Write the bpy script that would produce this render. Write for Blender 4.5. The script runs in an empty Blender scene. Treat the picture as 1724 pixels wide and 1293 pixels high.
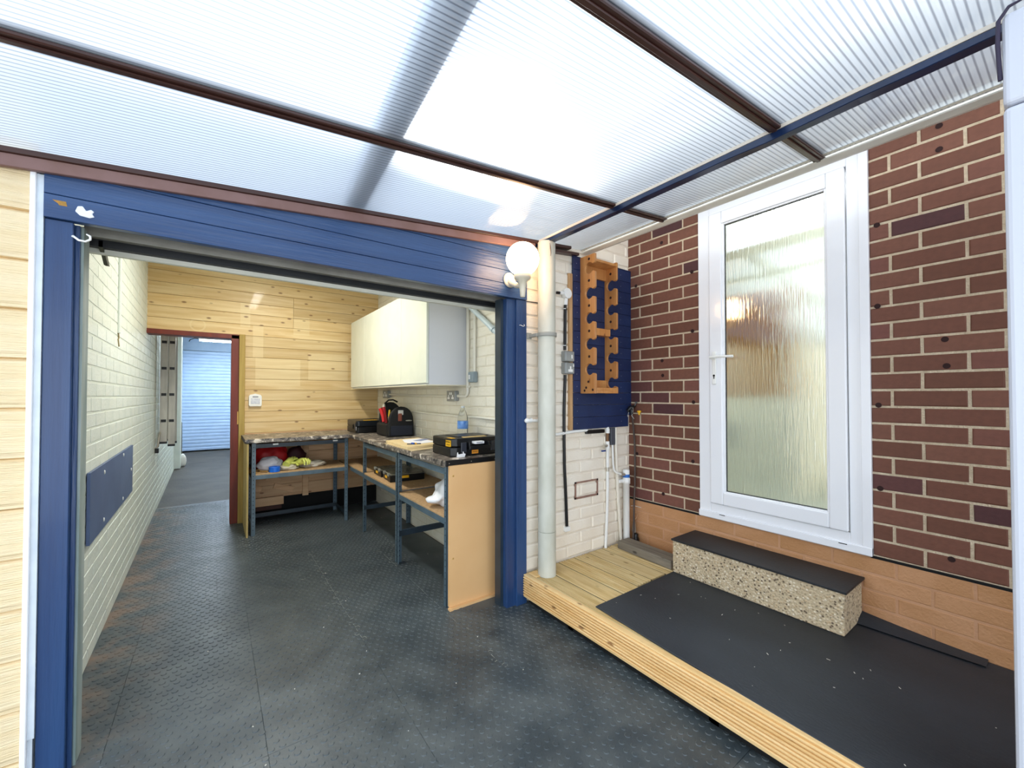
import bpy, bmesh, math, random
from mathutils import Vector, Matrix, Euler
random.seed(11)
PI = math.pi
scene = bpy.context.scene
C = scene.collection

# ------------------------------------------------------------------ camera, world, sun, exposure
cam = bpy.data.cameras.new('camera'); cam.lens = 690 / 1724 * 36; cam.sensor_width = 36
cam.shift_y = 9 / 1724; cam.clip_start = 0.02
camo = bpy.data.objects.new('camera', cam); C.objects.link(camo)
camo.location = (0, -2.0513, 1.2892)
camo.rotation_euler = (math.radians(90.906), 0, math.radians(-36.037))
scene.camera = camo

w = bpy.data.worlds.new('sky'); scene.world = w; w.use_nodes = True
wn = w.node_tree.nodes; wl = w.node_tree.links
bg = wn['Background']
tc = wn.new('ShaderNodeTexCoord'); sx = wn.new('ShaderNodeSeparateXYZ'); rmp = wn.new('ShaderNodeValToRGB')
wl.new(tc.outputs['Generated'], sx.inputs[0]); wl.new(sx.outputs['Z'], rmp.inputs[0]); wl.new(rmp.outputs[0], bg.inputs[0])
rmp.color_ramp.elements[0].position = 0.0; rmp.color_ramp.elements[0].color = (0.80, 0.86, 0.92, 1)
rmp.color_ramp.elements[1].position = 0.7; rmp.color_ramp.elements[1].color = (0.74, 0.86, 1.0, 1)
bg.inputs[1].default_value = 3.1

sun = bpy.data.lights.new('sun', 'SUN'); sun.energy = 4.0; sun.angle = math.radians(14); sun.color = (1.0, 0.97, 0.92)
suno = bpy.data.objects.new('sun', sun); C.objects.link(suno)
sdir = Vector((0.402, 0.673, 0.620))            # towards the sun, ahead of the camera above the roof
suno.rotation_euler = sdir.to_track_quat('Z', 'Y').to_euler(); suno.location = (3, 5, 7)

vs = scene.view_settings
vs.view_transform = 'Standard'; vs.look = 'None'; vs.gamma = 1.0; vs.use_curve_mapping = False
vs.exposure = 0.18

# ------------------------------------------------------------------ materials
def lin(h):
    h = h.lstrip('#'); v = [int(h[i:i+2], 16) / 255 for i in (0, 2, 4)]
    return tuple((c / 12.92 if c <= 0.04045 else ((c + 0.055) / 1.055) ** 2.4) for c in v) + (1,)
MATS = {}
def nodes_of(name):
    m = bpy.data.materials.new(name); m.use_nodes = True
    n = m.node_tree.nodes; l = m.node_tree.links
    return m, n, l, n['Principled BSDF']
def M(name, c1, c2=None, rough=0.6, scale=8.0, stretch=(1, 1, 1), metal=0.0, bump=0.0, bscale=60.0, spec=0.5, rand=False, lo=0.35, hi=0.65, coat=0.0, detail=4.0):
    if name in MATS: return MATS[name]
    m, n, l, p = nodes_of(name)
    p.inputs['Roughness'].default_value = rough; p.inputs['Metallic'].default_value = metal
    p.inputs['Specular IOR Level'].default_value = spec; p.inputs['Coat Weight'].default_value = coat
    tc = n.new('ShaderNodeTexCoord'); mp = n.new('ShaderNodeMapping'); mp.inputs['Scale'].default_value = stretch
    l.new(tc.outputs['Object'], mp.inputs[0])
    if rand:
        oi = n.new('ShaderNodeObjectInfo'); ml = n.new('ShaderNodeVectorMath'); ml.operation = 'SCALE'
        ml.inputs[0].default_value = (7.3, 5.1, 9.7); l.new(oi.outputs['Random'], ml.inputs['Scale']); l.new(ml.outputs[0], mp.inputs['Location'])
    if c2 is None: c2 = c1
    nz = n.new('ShaderNodeTexNoise'); nz.inputs['Scale'].default_value = scale; nz.inputs['Detail'].default_value = detail
    l.new(mp.outputs[0], nz.inputs['Vector'])
    r = n.new('ShaderNodeValToRGB'); r.color_ramp.elements[0].position = lo; r.color_ramp.elements[1].position = hi
    r.color_ramp.elements[0].color = lin(c1); r.color_ramp.elements[1].color = lin(c2)
    l.new(nz.outputs['Fac'], r.inputs[0]); l.new(r.outputs[0], p.inputs['Base Color'])
    if bump:
        nb = n.new('ShaderNodeTexNoise'); nb.inputs['Scale'].default_value = bscale; nb.inputs['Detail'].default_value = 3
        l.new(mp.outputs[0], nb.inputs['Vector'])
        b = n.new('ShaderNodeBump'); b.inputs['Strength'].default_value = bump; b.inputs['Distance'].default_value = 0.01
        l.new(nb.outputs['Fac'], b.inputs['Height']); l.new(b.outputs[0], p.inputs['Normal'])
    MATS[name] = m; return m
def wood(name, c1, c2, knot, axis=0, rough=0.45, grain=26, knots=True, spec=0.4, patches=None, plain=0.0, coat=0.0):
    """procedural timber: grain runs along `axis`, knots scattered, every board offset at random"""
    m, n, l, p = nodes_of(name)
    p.inputs['Roughness'].default_value = rough; p.inputs['Specular IOR Level'].default_value = spec; p.inputs['Coat Weight'].default_value = coat
    tc = n.new('ShaderNodeTexCoord'); oi = n.new('ShaderNodeObjectInfo')
    sc = n.new('ShaderNodeVectorMath'); sc.operation = 'SCALE'; sc.inputs[0].default_value = (3.7, 5.9, 2.3); l.new(oi.outputs['Random'], sc.inputs['Scale'])
    ad = n.new('ShaderNodeVectorMath'); l.new(tc.outputs['Object'], ad.inputs[0]); l.new(sc.outputs[0], ad.inputs[1])
    mp = n.new('ShaderNodeMapping'); s = [1.0, 1.0, 1.0]; s[axis] = 0.07; mp.inputs['Scale'].default_value = s
    l.new(ad.outputs[0], mp.inputs[0])
    # knots bend the grain
    mk = n.new('ShaderNodeMapping'); sk = [13.0, 13.0, 13.0]; sk[axis] = 6.0; mk.inputs['Scale'].default_value = sk; l.new(ad.outputs[0], mk.inputs[0])
    vo = n.new('ShaderNodeTexVoronoi'); vo.inputs['Scale'].default_value = 1.0; l.new(mk.outputs[0], vo.inputs['Vector'])
    nz = n.new('ShaderNodeTexNoise'); nz.inputs['Scale'].default_value = grain; nz.inputs['Detail'].default_value = 5; nz.inputs['Distortion'].default_value = 0.6
    l.new(mp.outputs[0], nz.inputs['Vector'])
    r = n.new('ShaderNodeValToRGB'); r.color_ramp.elements[0].position = 0.30; r.color_ramp.elements[1].position = 0.68
    r.color_ramp.elements[0].color = lin(c1); r.color_ramp.elements[1].color = lin(c2); l.new(nz.outputs['Fac'], r.inputs[0])
    # board to board tone
    hv = n.new('ShaderNodeHueSaturation'); mr = n.new('ShaderNodeMapRange'); mr.inputs['To Min'].default_value = 0.86; mr.inputs['To Max'].default_value = 1.10
    l.new(oi.outputs['Random'], mr.inputs['Value']); l.new(mr.outputs[0], hv.inputs['Value']); l.new(r.outputs[0], hv.inputs['Color'])
    out = hv.outputs[0]
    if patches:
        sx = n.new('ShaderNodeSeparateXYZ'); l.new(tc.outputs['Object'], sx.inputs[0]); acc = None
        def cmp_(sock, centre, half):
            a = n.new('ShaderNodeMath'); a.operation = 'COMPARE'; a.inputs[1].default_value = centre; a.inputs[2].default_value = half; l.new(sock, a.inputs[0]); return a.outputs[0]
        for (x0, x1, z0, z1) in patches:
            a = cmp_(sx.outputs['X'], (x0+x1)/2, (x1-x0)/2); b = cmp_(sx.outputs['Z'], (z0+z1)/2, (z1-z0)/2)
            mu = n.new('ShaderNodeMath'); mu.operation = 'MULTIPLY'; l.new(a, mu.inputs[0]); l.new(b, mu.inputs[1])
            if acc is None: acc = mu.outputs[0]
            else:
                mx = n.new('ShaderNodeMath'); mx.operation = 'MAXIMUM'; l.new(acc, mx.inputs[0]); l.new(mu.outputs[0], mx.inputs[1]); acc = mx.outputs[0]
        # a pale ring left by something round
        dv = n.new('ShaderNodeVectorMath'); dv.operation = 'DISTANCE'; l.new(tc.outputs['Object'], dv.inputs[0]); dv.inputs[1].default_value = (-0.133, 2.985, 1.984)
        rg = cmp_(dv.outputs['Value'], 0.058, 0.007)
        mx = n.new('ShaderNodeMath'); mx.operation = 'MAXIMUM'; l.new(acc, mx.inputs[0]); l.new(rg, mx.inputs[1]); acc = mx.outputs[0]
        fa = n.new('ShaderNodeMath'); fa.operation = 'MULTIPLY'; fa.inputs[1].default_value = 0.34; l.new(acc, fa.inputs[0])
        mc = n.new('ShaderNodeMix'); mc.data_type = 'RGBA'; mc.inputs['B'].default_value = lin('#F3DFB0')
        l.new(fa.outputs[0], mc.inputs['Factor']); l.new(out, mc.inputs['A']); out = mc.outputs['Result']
    if knots:
        kr = n.new('ShaderNodeMapRange'); kr.inputs['From Min'].default_value = 0.07; kr.inputs['From Max'].default_value = 0.15; kr.inputs['To Min'].default_value = 0.85; kr.inputs['To Max'].default_value = 0
        l.new(vo.outputs['Distance'], kr.inputs['Value'])
        mc = n.new('ShaderNodeMix'); mc.data_type = 'RGBA'; mc.inputs['B'].default_value = lin(knot)
        l.new(kr.outputs[0], mc.inputs['Factor']); l.new(out, mc.inputs['A']); out = mc.outputs['Result']
    l.new(out, p.inputs['Base Color'])
    b = n.new('ShaderNodeBump'); b.inputs['Strength'].default_value = 0.25; b.inputs['Distance'].default_value = 0.004
    l.new(nz.outputs['Fac'], b.inputs['Height']); l.new(b.outputs[0], p.inputs['Normal'])
    MATS[name] = m; return m
def emit(name, col, s):
    m = bpy.data.materials.new(name); m.use_nodes = True; n = m.node_tree.nodes; n.clear()
    e = n.new('ShaderNodeEmission'); e.inputs[0].default_value = col; e.inputs[1].default_value = s
    o = n.new('ShaderNodeOutputMaterial'); m.node_tree.links.new(e.outputs[0], o.inputs[0]); return m

white_brick = M('painted_brick_cream', '#F1E5D2', '#F8EFDF', 0.55, scale=5, bump=0.35, bscale=70, rand=True)
white_mort = M('painted_mortar_cream', '#E4D8C6', '#EEE3D3', 0.7, bump=0.3, bscale=120)
gar_brick = M('painted_brick_garage', '#DDE4DA', '#E6EBE0', 0.5, scale=6, bump=0.3, bscale=60, rand=True)
gar_mort = M('painted_mortar_garage', '#D8DFD4', '#E0E6DA', 0.7)
garr_brick = M('painted_brick_ivory', '#EBE5D3', '#F2EDDD', 0.5, scale=6, bump=0.3, bscale=60, rand=True)
garr_mort = M('painted_mortar_ivory', '#E0D8C2', '#E8E1CE', 0.7)
tan_brick = M('painted_brick_tan', '#B58254', '#C39066', 0.65, scale=5, bump=0.4, bscale=80, rand=True)
tan_mort = M('painted_mortar_tan', '#BC8C66', '#C69672', 0.8, bump=0.3)
mortar = M('mortar_pale', '#C9B598', '#DCCAAE', 0.9, scale=30, bump=0.8, bscale=160)
blue_paint = M('navy_blue_paint', '#264069', '#32507C', 0.36, scale=3, stretch=(0.3, 1, 6), bump=0.35, bscale=20, coat=0.08)
blue_post = M('navy_post_paint', '#1F3963', '#294874', 0.36, scale=3, stretch=(6, 6, .3), bump=0.3, bscale=20, coat=0.08)
blue_board = M('navy_blue_board_paint', '#14264E', '#1B305C', 0.45, scale=5, bump=0.15, bscale=30, rand=True)
pvc = M('white_upvc', '#F2F2F5', rough=0.22, coat=0.3)
white_gloss = M('white_plastic', '#F0EFEA', rough=0.35)
grey_pl = M('grey_metalclad', '#8F9290', '#A3A6A3', 0.35, metal=0.3)
dark = M('black_void', '#060606', rough=0.9)
black_rub = M('black_rubber', '#16181B', '#202327', 0.55, scale=4, bump=0.1, bscale=90)
black_pl = M('black_plastic', '#050607', '#090A0C', 0.36)
steel_blue = M('blue_grey_steel', '#4A5C67', '#596C78', 0.35, scale=12, spec=0.6)
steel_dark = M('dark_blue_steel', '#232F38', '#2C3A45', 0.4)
alu = M('aluminium', '#A8A49A', '#C6C2B6', 0.4, scale=5, stretch=(3, 3, .6), metal=0.55)
brown_bar = M('brown_plastic', '#3A211A', '#452820', 0.35, stretch=(0.3, 8, 8))
brown_trim = M('brown_trim_plastic', '#75544A', '#80605A', 0.5)
red_frame = M('red_brown_stain', '#6B2413', '#7A2C18', 0.45, stretch=(4, 4, .4))
mdf = M('mdf_tan', '#E0B077', '#E7BA82', 0.6, scale=2)
chip = M('chipboard', '#B08C62', '#C4A176', 0.75, scale=60)
yellow = M('yellow_plastic', '#F2B81C', rough=0.4)
hole_m = M('drill_hole_dark', '#2B1210', rough=0.9)
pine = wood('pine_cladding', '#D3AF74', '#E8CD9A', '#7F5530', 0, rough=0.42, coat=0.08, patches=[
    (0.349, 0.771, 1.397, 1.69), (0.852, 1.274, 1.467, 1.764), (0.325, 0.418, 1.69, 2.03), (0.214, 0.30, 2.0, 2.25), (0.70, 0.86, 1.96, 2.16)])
pine_rough = wood('rough_pine', '#CFA075', '#E2BC90', '#84563A', 0, rough=0.6)
deckw = wood('decking_timber', '#C9A96F', '#E3CB98', '#8F7444', 1, rough=0.6, grain=34)
fasciaw = wood('fascia_timber', '#DBAE6C', '#F0CE96', '#7A4A1E', 1, rough=0.5, grain=30)
rackw = wood('orange_varnished_pine', '#BC7B42', '#D2975A', '#7A4420', 2, rough=0.3, grain=24, coat=0.3)
postw = wood('aged_timber_post', '#A88A44', '#C2A65E', '#6E5520', 2, rough=0.6)
sleeperw = wood('weathered_timber', '#6F675A', '#948A79', '#3A342C', 1, rough=0.85, grain=40)
pale_wood = wood('pale_board', '#E9CC93', '#F3DDAE', '#B58B4A', 0, rough=0.5, knots=False)

def brick_brown():
    m, n, l, p = nodes_of('brown_facing_brick'); p.inputs['Roughness'].default_value = 0.75
    oi = n.new('ShaderNodeObjectInfo'); r = n.new('ShaderNodeValToRGB'); cr = r.color_ramp
    cr.elements[0].color = lin('#68402F'); cr.elements[1].color = lin('#784D3C'); cr.elements[1].position = 0.78
    e = cr.elements.new(0.4); e.color = lin('#704535')
    e = cr.elements.new(0.93); e.color = lin('#74463C'); e = cr.elements.new(0.955); e.color = lin('#4F2C2C')
    l.new(oi.outputs['Random'], r.inputs[0])
    tc = n.new('ShaderNodeTexCoord'); nz = n.new('ShaderNodeTexNoise'); nz.inputs['Scale'].default_value = 45; nz.inputs['Detail'].default_value = 6
    l.new(tc.outputs['Object'], nz.inputs['Vector'])
    mr = n.new('ShaderNodeMapRange'); mr.inputs['To Min'].default_value = 0.78; mr.inputs['To Max'].default_value = 1.2; l.new(nz.outputs['Fac'], mr.inputs['Value'])
    hv = n.new('ShaderNodeHueSaturation'); l.new(mr.outputs[0], hv.inputs['Value']); l.new(r.outputs[0], hv.inputs['Color']); l.new(hv.outputs[0], p.inputs['Base Color'])
    b = n.new('ShaderNodeBump'); b.inputs['Strength'].default_value = 0.5; b.inputs['Distance'].default_value = 0.004; l.new(nz.outputs['Fac'], b.inputs['Height']); l.new(b.outputs[0], p.inputs['Normal'])
    return m
brown_brick = brick_brown()

FX, YD = .25, -3.05        # the floor object's own origin sits at (-.25, 3.05)
def floor_mat():
    m, n, l, p = nodes_of('slate_rubber_mat')
    tc = n.new('ShaderNodeTexCoord')
    def noise(s, d=5):
        z = n.new('ShaderNodeTexNoise'); z.inputs['Scale'].default_value = s; z.inputs['Detail'].default_value = d; l.new(tc.outputs['Object'], z.inputs['Vector']); return z.outputs['Fac']
    def ramp(sock, a, ca, b, cb):
        r = n.new('ShaderNodeValToRGB'); r.color_ramp.elements[0].position = a; r.color_ramp.elements[1].position = b
        r.color_ramp.elements[0].color = ca; r.color_ramp.elements[1].color = cb; l.new(sock, r.inputs[0]); return r.outputs[0]
    base = ramp(noise(2.2), .35, lin('#343C40'), .7, lin('#464F53'))
    dust = ramp(noise(6, 11), .38, (0, 0, 0, 1), .92, (1, 1, 1, 1))
    mc = n.new('ShaderNodeMix'); mc.data_type = 'RGBA'; mc.inputs['B'].default_value = lin('#8A8E8A')
    sy = n.new('ShaderNodeSeparateXYZ'); l.new(tc.outputs['Object'], sy.inputs[0])
    near_light = n.new('ShaderNodeMapRange'); near_light.inputs['From Min'].default_value = 4.2+1.3; near_light.inputs['From Max'].default_value = 4.2-.6; near_light.inputs['To Min'].default_value = .12; near_light.inputs['To Max'].default_value = .42
    near_light.inputs['From Min'].default_value = YD + 1.3; near_light.inputs['From Max'].default_value = YD - .6; l.new(sy.outputs['Y'], near_light.inputs['Value'])  # pale dust raised towards the entrance, painting the near floor brighter
    sc = n.new('ShaderNodeMath'); sc.operation = 'MULTIPLY'; l.new(near_light.outputs[0], sc.inputs[1]); l.new(dust, sc.inputs[0])
    l.new(sc.outputs[0], mc.inputs['Factor']); l.new(base, mc.inputs['A']); l.new(mc.outputs['Result'], p.inputs['Base Color'])
    # brown dust trodden in along the left wall
    sx = n.new('ShaderNodeSeparateXYZ'); l.new(tc.outputs['Object'], sx.inputs[0])
    mr = n.new('ShaderNodeMapRange'); mr.inputs['From Min'].default_value = -0.15 + FX; mr.inputs['From Max'].default_value = -0.5 + FX; l.new(sx.outputs['X'], mr.inputs['Value'])
    mm = n.new('ShaderNodeMath'); mm.operation = 'MULTIPLY'; l.new(mr.outputs[0], mm.inputs[0]); l.new(ramp(noise(7, 6), .42, (0, 0, 0, 1), .62, (1, 1, 1, 1)), mm.inputs[1])
    m2 = n.new('ShaderNodeMix'); m2.data_type = 'RGBA'; m2.inputs['B'].default_value = lin('#7A6555'); l.new(mm.outputs[0], m2.inputs['Factor']); l.new(mc.outputs['Result'], m2.inputs['A']); l.new(m2.outputs['Result'], p.inputs['Base Color'])
    rr = n.new('ShaderNodeMapRange'); rr.inputs['To Min'].default_value = .22; rr.inputs['To Max'].default_value = .55; l.new(noise(5, 6), rr.inputs['Value']); l.new(rr.outputs[0], p.inputs['Roughness'])
    b = n.new('ShaderNodeBump'); b.inputs['Strength'].default_value = .25; b.inputs['Distance'].default_value = .003; l.new(noise(90, 4), b.inputs['Height']); l.new(b.outputs[0], p.inputs['Normal'])
    return m
matm = floor_mat()
concrete = M('dark_concrete', '#37342F', '#4C4740', 0.6, scale=3, bump=0.3, bscale=40, detail=8)

def deckmat_m():
    m = M('deck_rubber_sheet', '#1C2127', '#2B3138', 0.55, scale=2.2, stretch=(1, .4, 1), bump=0.15, bscale=120, detail=8); return m
deckmat = deckmat_m()

def aggregate():
    m, n, l, p = nodes_of('exposed_aggregate'); p.inputs['Roughness'].default_value = .85
    tc = n.new('ShaderNodeTexCoord'); v = n.new('ShaderNodeTexVoronoi'); v.inputs['Scale'].default_value = 85; l.new(tc.outputs['Object'], v.inputs['Vector'])
    r = n.new('ShaderNodeValToRGB'); cr = r.color_ramp; cr.interpolation = 'CONSTANT'
    cols = ['#8F7A60', '#B79F80', '#D9C6A8', '#6E5D4A', '#C4AA86', '#E6D8BF', '#A08A6C', '#4A4038']
    for i, c in enumerate(cols):
        if i < 2: e = cr.elements[i]; e.position = i / len(cols)
        else: e = cr.elements.new(i / len(cols))
        e.color = lin(c)
    sp = n.new('ShaderNodeSeparateColor'); l.new(v.outputs['Color'], sp.inputs[0]); l.new(sp.outputs[0], r.inputs[0])
    mc = n.new('ShaderNodeMix'); mc.data_type = 'RGBA'; mc.inputs['B'].default_value = lin('#C9B594')
    mr = n.new('ShaderNodeMapRange'); mr.inputs['From Min'].default_value = .3; mr.inputs['From Max'].default_value = .55; l.new(v.outputs['Distance'], mr.inputs['Value'])
    l.new(mr.outputs[0], mc.inputs['Factor']); l.new(r.outputs[0], mc.inputs['A']); l.new(mc.outputs['Result'], p.inputs['Base Color'])
    b = n.new('ShaderNodeBump'); b.invert = True; b.inputs['Strength'].default_value = .9; b.inputs['Distance'].default_value = .006; l.new(v.outputs['Distance'], b.inputs['Height']); l.new(b.outputs[0], p.inputs['Normal'])
    return m
agg = aggregate()

def marble():
    m, n, l, p = nodes_of('marbled_laminate'); p.inputs['Roughness'].default_value = .33
    tc = n.new('ShaderNodeTexCoord'); z = n.new('ShaderNodeTexNoise'); z.inputs['Scale'].default_value = 17; z.inputs['Detail'].default_value = 9; z.inputs['Distortion'].default_value = 1.0; z.inputs['Roughness'].default_value = .65
    l.new(tc.outputs['Object'], z.inputs['Vector']); r = n.new('ShaderNodeValToRGB'); cr = r.color_ramp
    cr.elements[0].position = .40; cr.elements[0].color = lin('#2C2826'); cr.elements[1].position = .60; cr.elements[1].color = lin('#E0D6C8')
    for p_, c in ((.44, '#4E4743'), (.49, '#8A8076'), (.53, '#5C534C'), (.565, '#A79B8D')): e = cr.elements.new(p_); e.color = lin(c)
    l.new(z.outputs['Fac'], r.inputs[0]); l.new(r.outputs[0], p.inputs['Base Color']); return m
marb = marble()

def polycarb():
    """twin-wall polycarbonate: milky, flutes along X, lets sky and the silhouettes above it through"""
    m = bpy.data.materials.new('twinwall_polycarbonate'); m.use_nodes = True; n = m.node_tree.nodes; l = m.node_tree.links; n.clear()
    o = n.new('ShaderNodeOutputMaterial'); tc = n.new('ShaderNodeTexCoord'); sx = n.new('ShaderNodeSeparateXYZ'); l.new(tc.outputs['Object'], sx.inputs[0])
    ma = n.new('ShaderNodeMath'); ma.operation = 'MULTIPLY'; ma.inputs[1].default_value = 2 * PI / 0.0175; l.new(sx.outputs['Y'], ma.inputs[0])
    sn = n.new('ShaderNodeMath'); sn.operation = 'SINE'; l.new(ma.outputs[0], sn.inputs[0])
    nz = n.new('ShaderNodeTexNoise'); nz.inputs['Scale'].default_value = 30; mp = n.new('ShaderNodeMapping'); mp.inputs['Scale'].default_value = (.02, 1, 1); l.new(tc.outputs['Object'], mp.inputs[0]); l.new(mp.outputs[0], nz.inputs['Vector'])
    web = n.new('ShaderNodeMapRange'); web.inputs['From Min'].default_value = .35; web.inputs['From Max'].default_value = .95; l.new(sn.outputs[0], web.inputs['Value'])
    tr = n.new('ShaderNodeBsdfTranslucent'); cm = n.new('ShaderNodeMix'); cm.data_type = 'RGBA'
    cm.inputs['A'].default_value = (.56, .585, .61, 1); cm.inputs['B'].default_value = (.25, .265, .30, 1); l.new(web.outputs[0], cm.inputs['Factor']); l.new(cm.outputs['Result'], tr.inputs[0])
    tp = n.new('ShaderNodeBsdfTransparent'); cm2 = n.new('ShaderNodeMix'); cm2.data_type = 'RGBA'
    cm2.inputs['A'].default_value = (.54, .57, .61, 1); cm2.inputs['B'].default_value = (.17, .19, .24, 1); l.new(web.outputs[0], cm2.inputs['Factor']); l.new(cm2.outputs['Result'], tp.inputs[0])
    rf = n.new('ShaderNodeBsdfRefraction'); rf.inputs['IOR'].default_value = 1.22; rf.inputs['Roughness'].default_value = .55; rf.inputs['Color'].default_value = (.52, .54, .565, 1)
    bp = n.new('ShaderNodeBump'); bp.inputs['Strength'].default_value = .5; bp.inputs['Distance'].default_value = .004; l.new(sn.outputs[0], bp.inputs['Height'])
    m1 = n.new('ShaderNodeMixShader'); m1.inputs[0].default_value = .42; l.new(tp.outputs[0], m1.inputs[1]); l.new(rf.outputs[0], m1.inputs[2])
    m2 = n.new('ShaderNodeMixShader'); m2.inputs[0].default_value = .45; l.new(m1.outputs[0], m2.inputs[1]); l.new(tr.outputs[0], m2.inputs[2])
    gl = n.new('ShaderNodeBsdfGlossy'); gl.inputs['Roughness'].default_value = .07; l.new(bp.outputs[0], gl.inputs['Normal'])
    fr = n.new('ShaderNodeFresnel'); fr.inputs['IOR'].default_value = 1.55
    m3 = n.new('ShaderNodeMixShader'); l.new(fr.outputs[0], m3.inputs[0]); l.new(m2.outputs[0], m3.inputs[1]); l.new(gl.outputs[0], m3.inputs[2])
    l.new(m3.outputs[0], o.inputs[0]); return m
poly = polycarb()

def rain_glass():
    m = bpy.data.materials.new('rain_pattern_glass'); m.use_nodes = True; n = m.node_tree.nodes; l = m.node_tree.links; n.clear()
    o = n.new('ShaderNodeOutputMaterial'); tc = n.new('ShaderNodeTexCoord'); mp = n.new('ShaderNodeMapping'); mp.inputs['Scale'].default_value = (105, 1, 6); l.new(tc.outputs['Object'], mp.inputs[0])
    nz = n.new('ShaderNodeTexNoise'); nz.inputs['Scale'].default_value = 1; nz.inputs['Detail'].default_value = 3; nz.inputs['Distortion'].default_value = .5; l.new(mp.outputs[0], nz.inputs['Vector'])
    b = n.new('ShaderNodeBump'); b.inputs['Strength'].default_value = 1.0; b.inputs['Distance'].default_value = .010; l.new(nz.outputs['Fac'], b.inputs['Height'])
    gl = n.new('ShaderNodeBsdfGlossy'); gl.inputs['Roughness'].default_value = .04; gl.inputs['Color'].default_value = (.95, .97, .95, 1)
    b2 = n.new('ShaderNodeBump'); b2.inputs['Strength'].default_value = .30; b2.inputs['Distance'].default_value = .002; l.new(nz.outputs['Fac'], b2.inputs['Height']); l.new(b2.outputs[0], gl.inputs['Normal'])
    rf = n.new('ShaderNodeBsdfRefraction'); rf.inputs['IOR'].default_value = 1.3; rf.inputs['Roughness'].default_value = .28; l.new(b.outputs[0], rf.inputs['Normal']); rf.inputs['Color'].default_value = (.92, .96, .92, 1)
    mx = n.new('ShaderNodeMixShader'); mx.inputs[0].default_value = .36; l.new(rf.outputs[0], mx.inputs[1]); l.new(gl.outputs[0], mx.inputs[2]); l.new(mx.outputs[0], o.inputs[0]); return m
rain = rain_glass()
def clear_glass(name, col=(1, 1, 1, 1)):
    m, n, l, p = nodes_of(name); p.inputs['Base Color'].default_value = col; p.inputs['Transmission Weight'].default_value = 1; p.inputs['Roughness'].default_value = .03; p.inputs['IOR'].default_value = 1.2; return m

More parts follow.
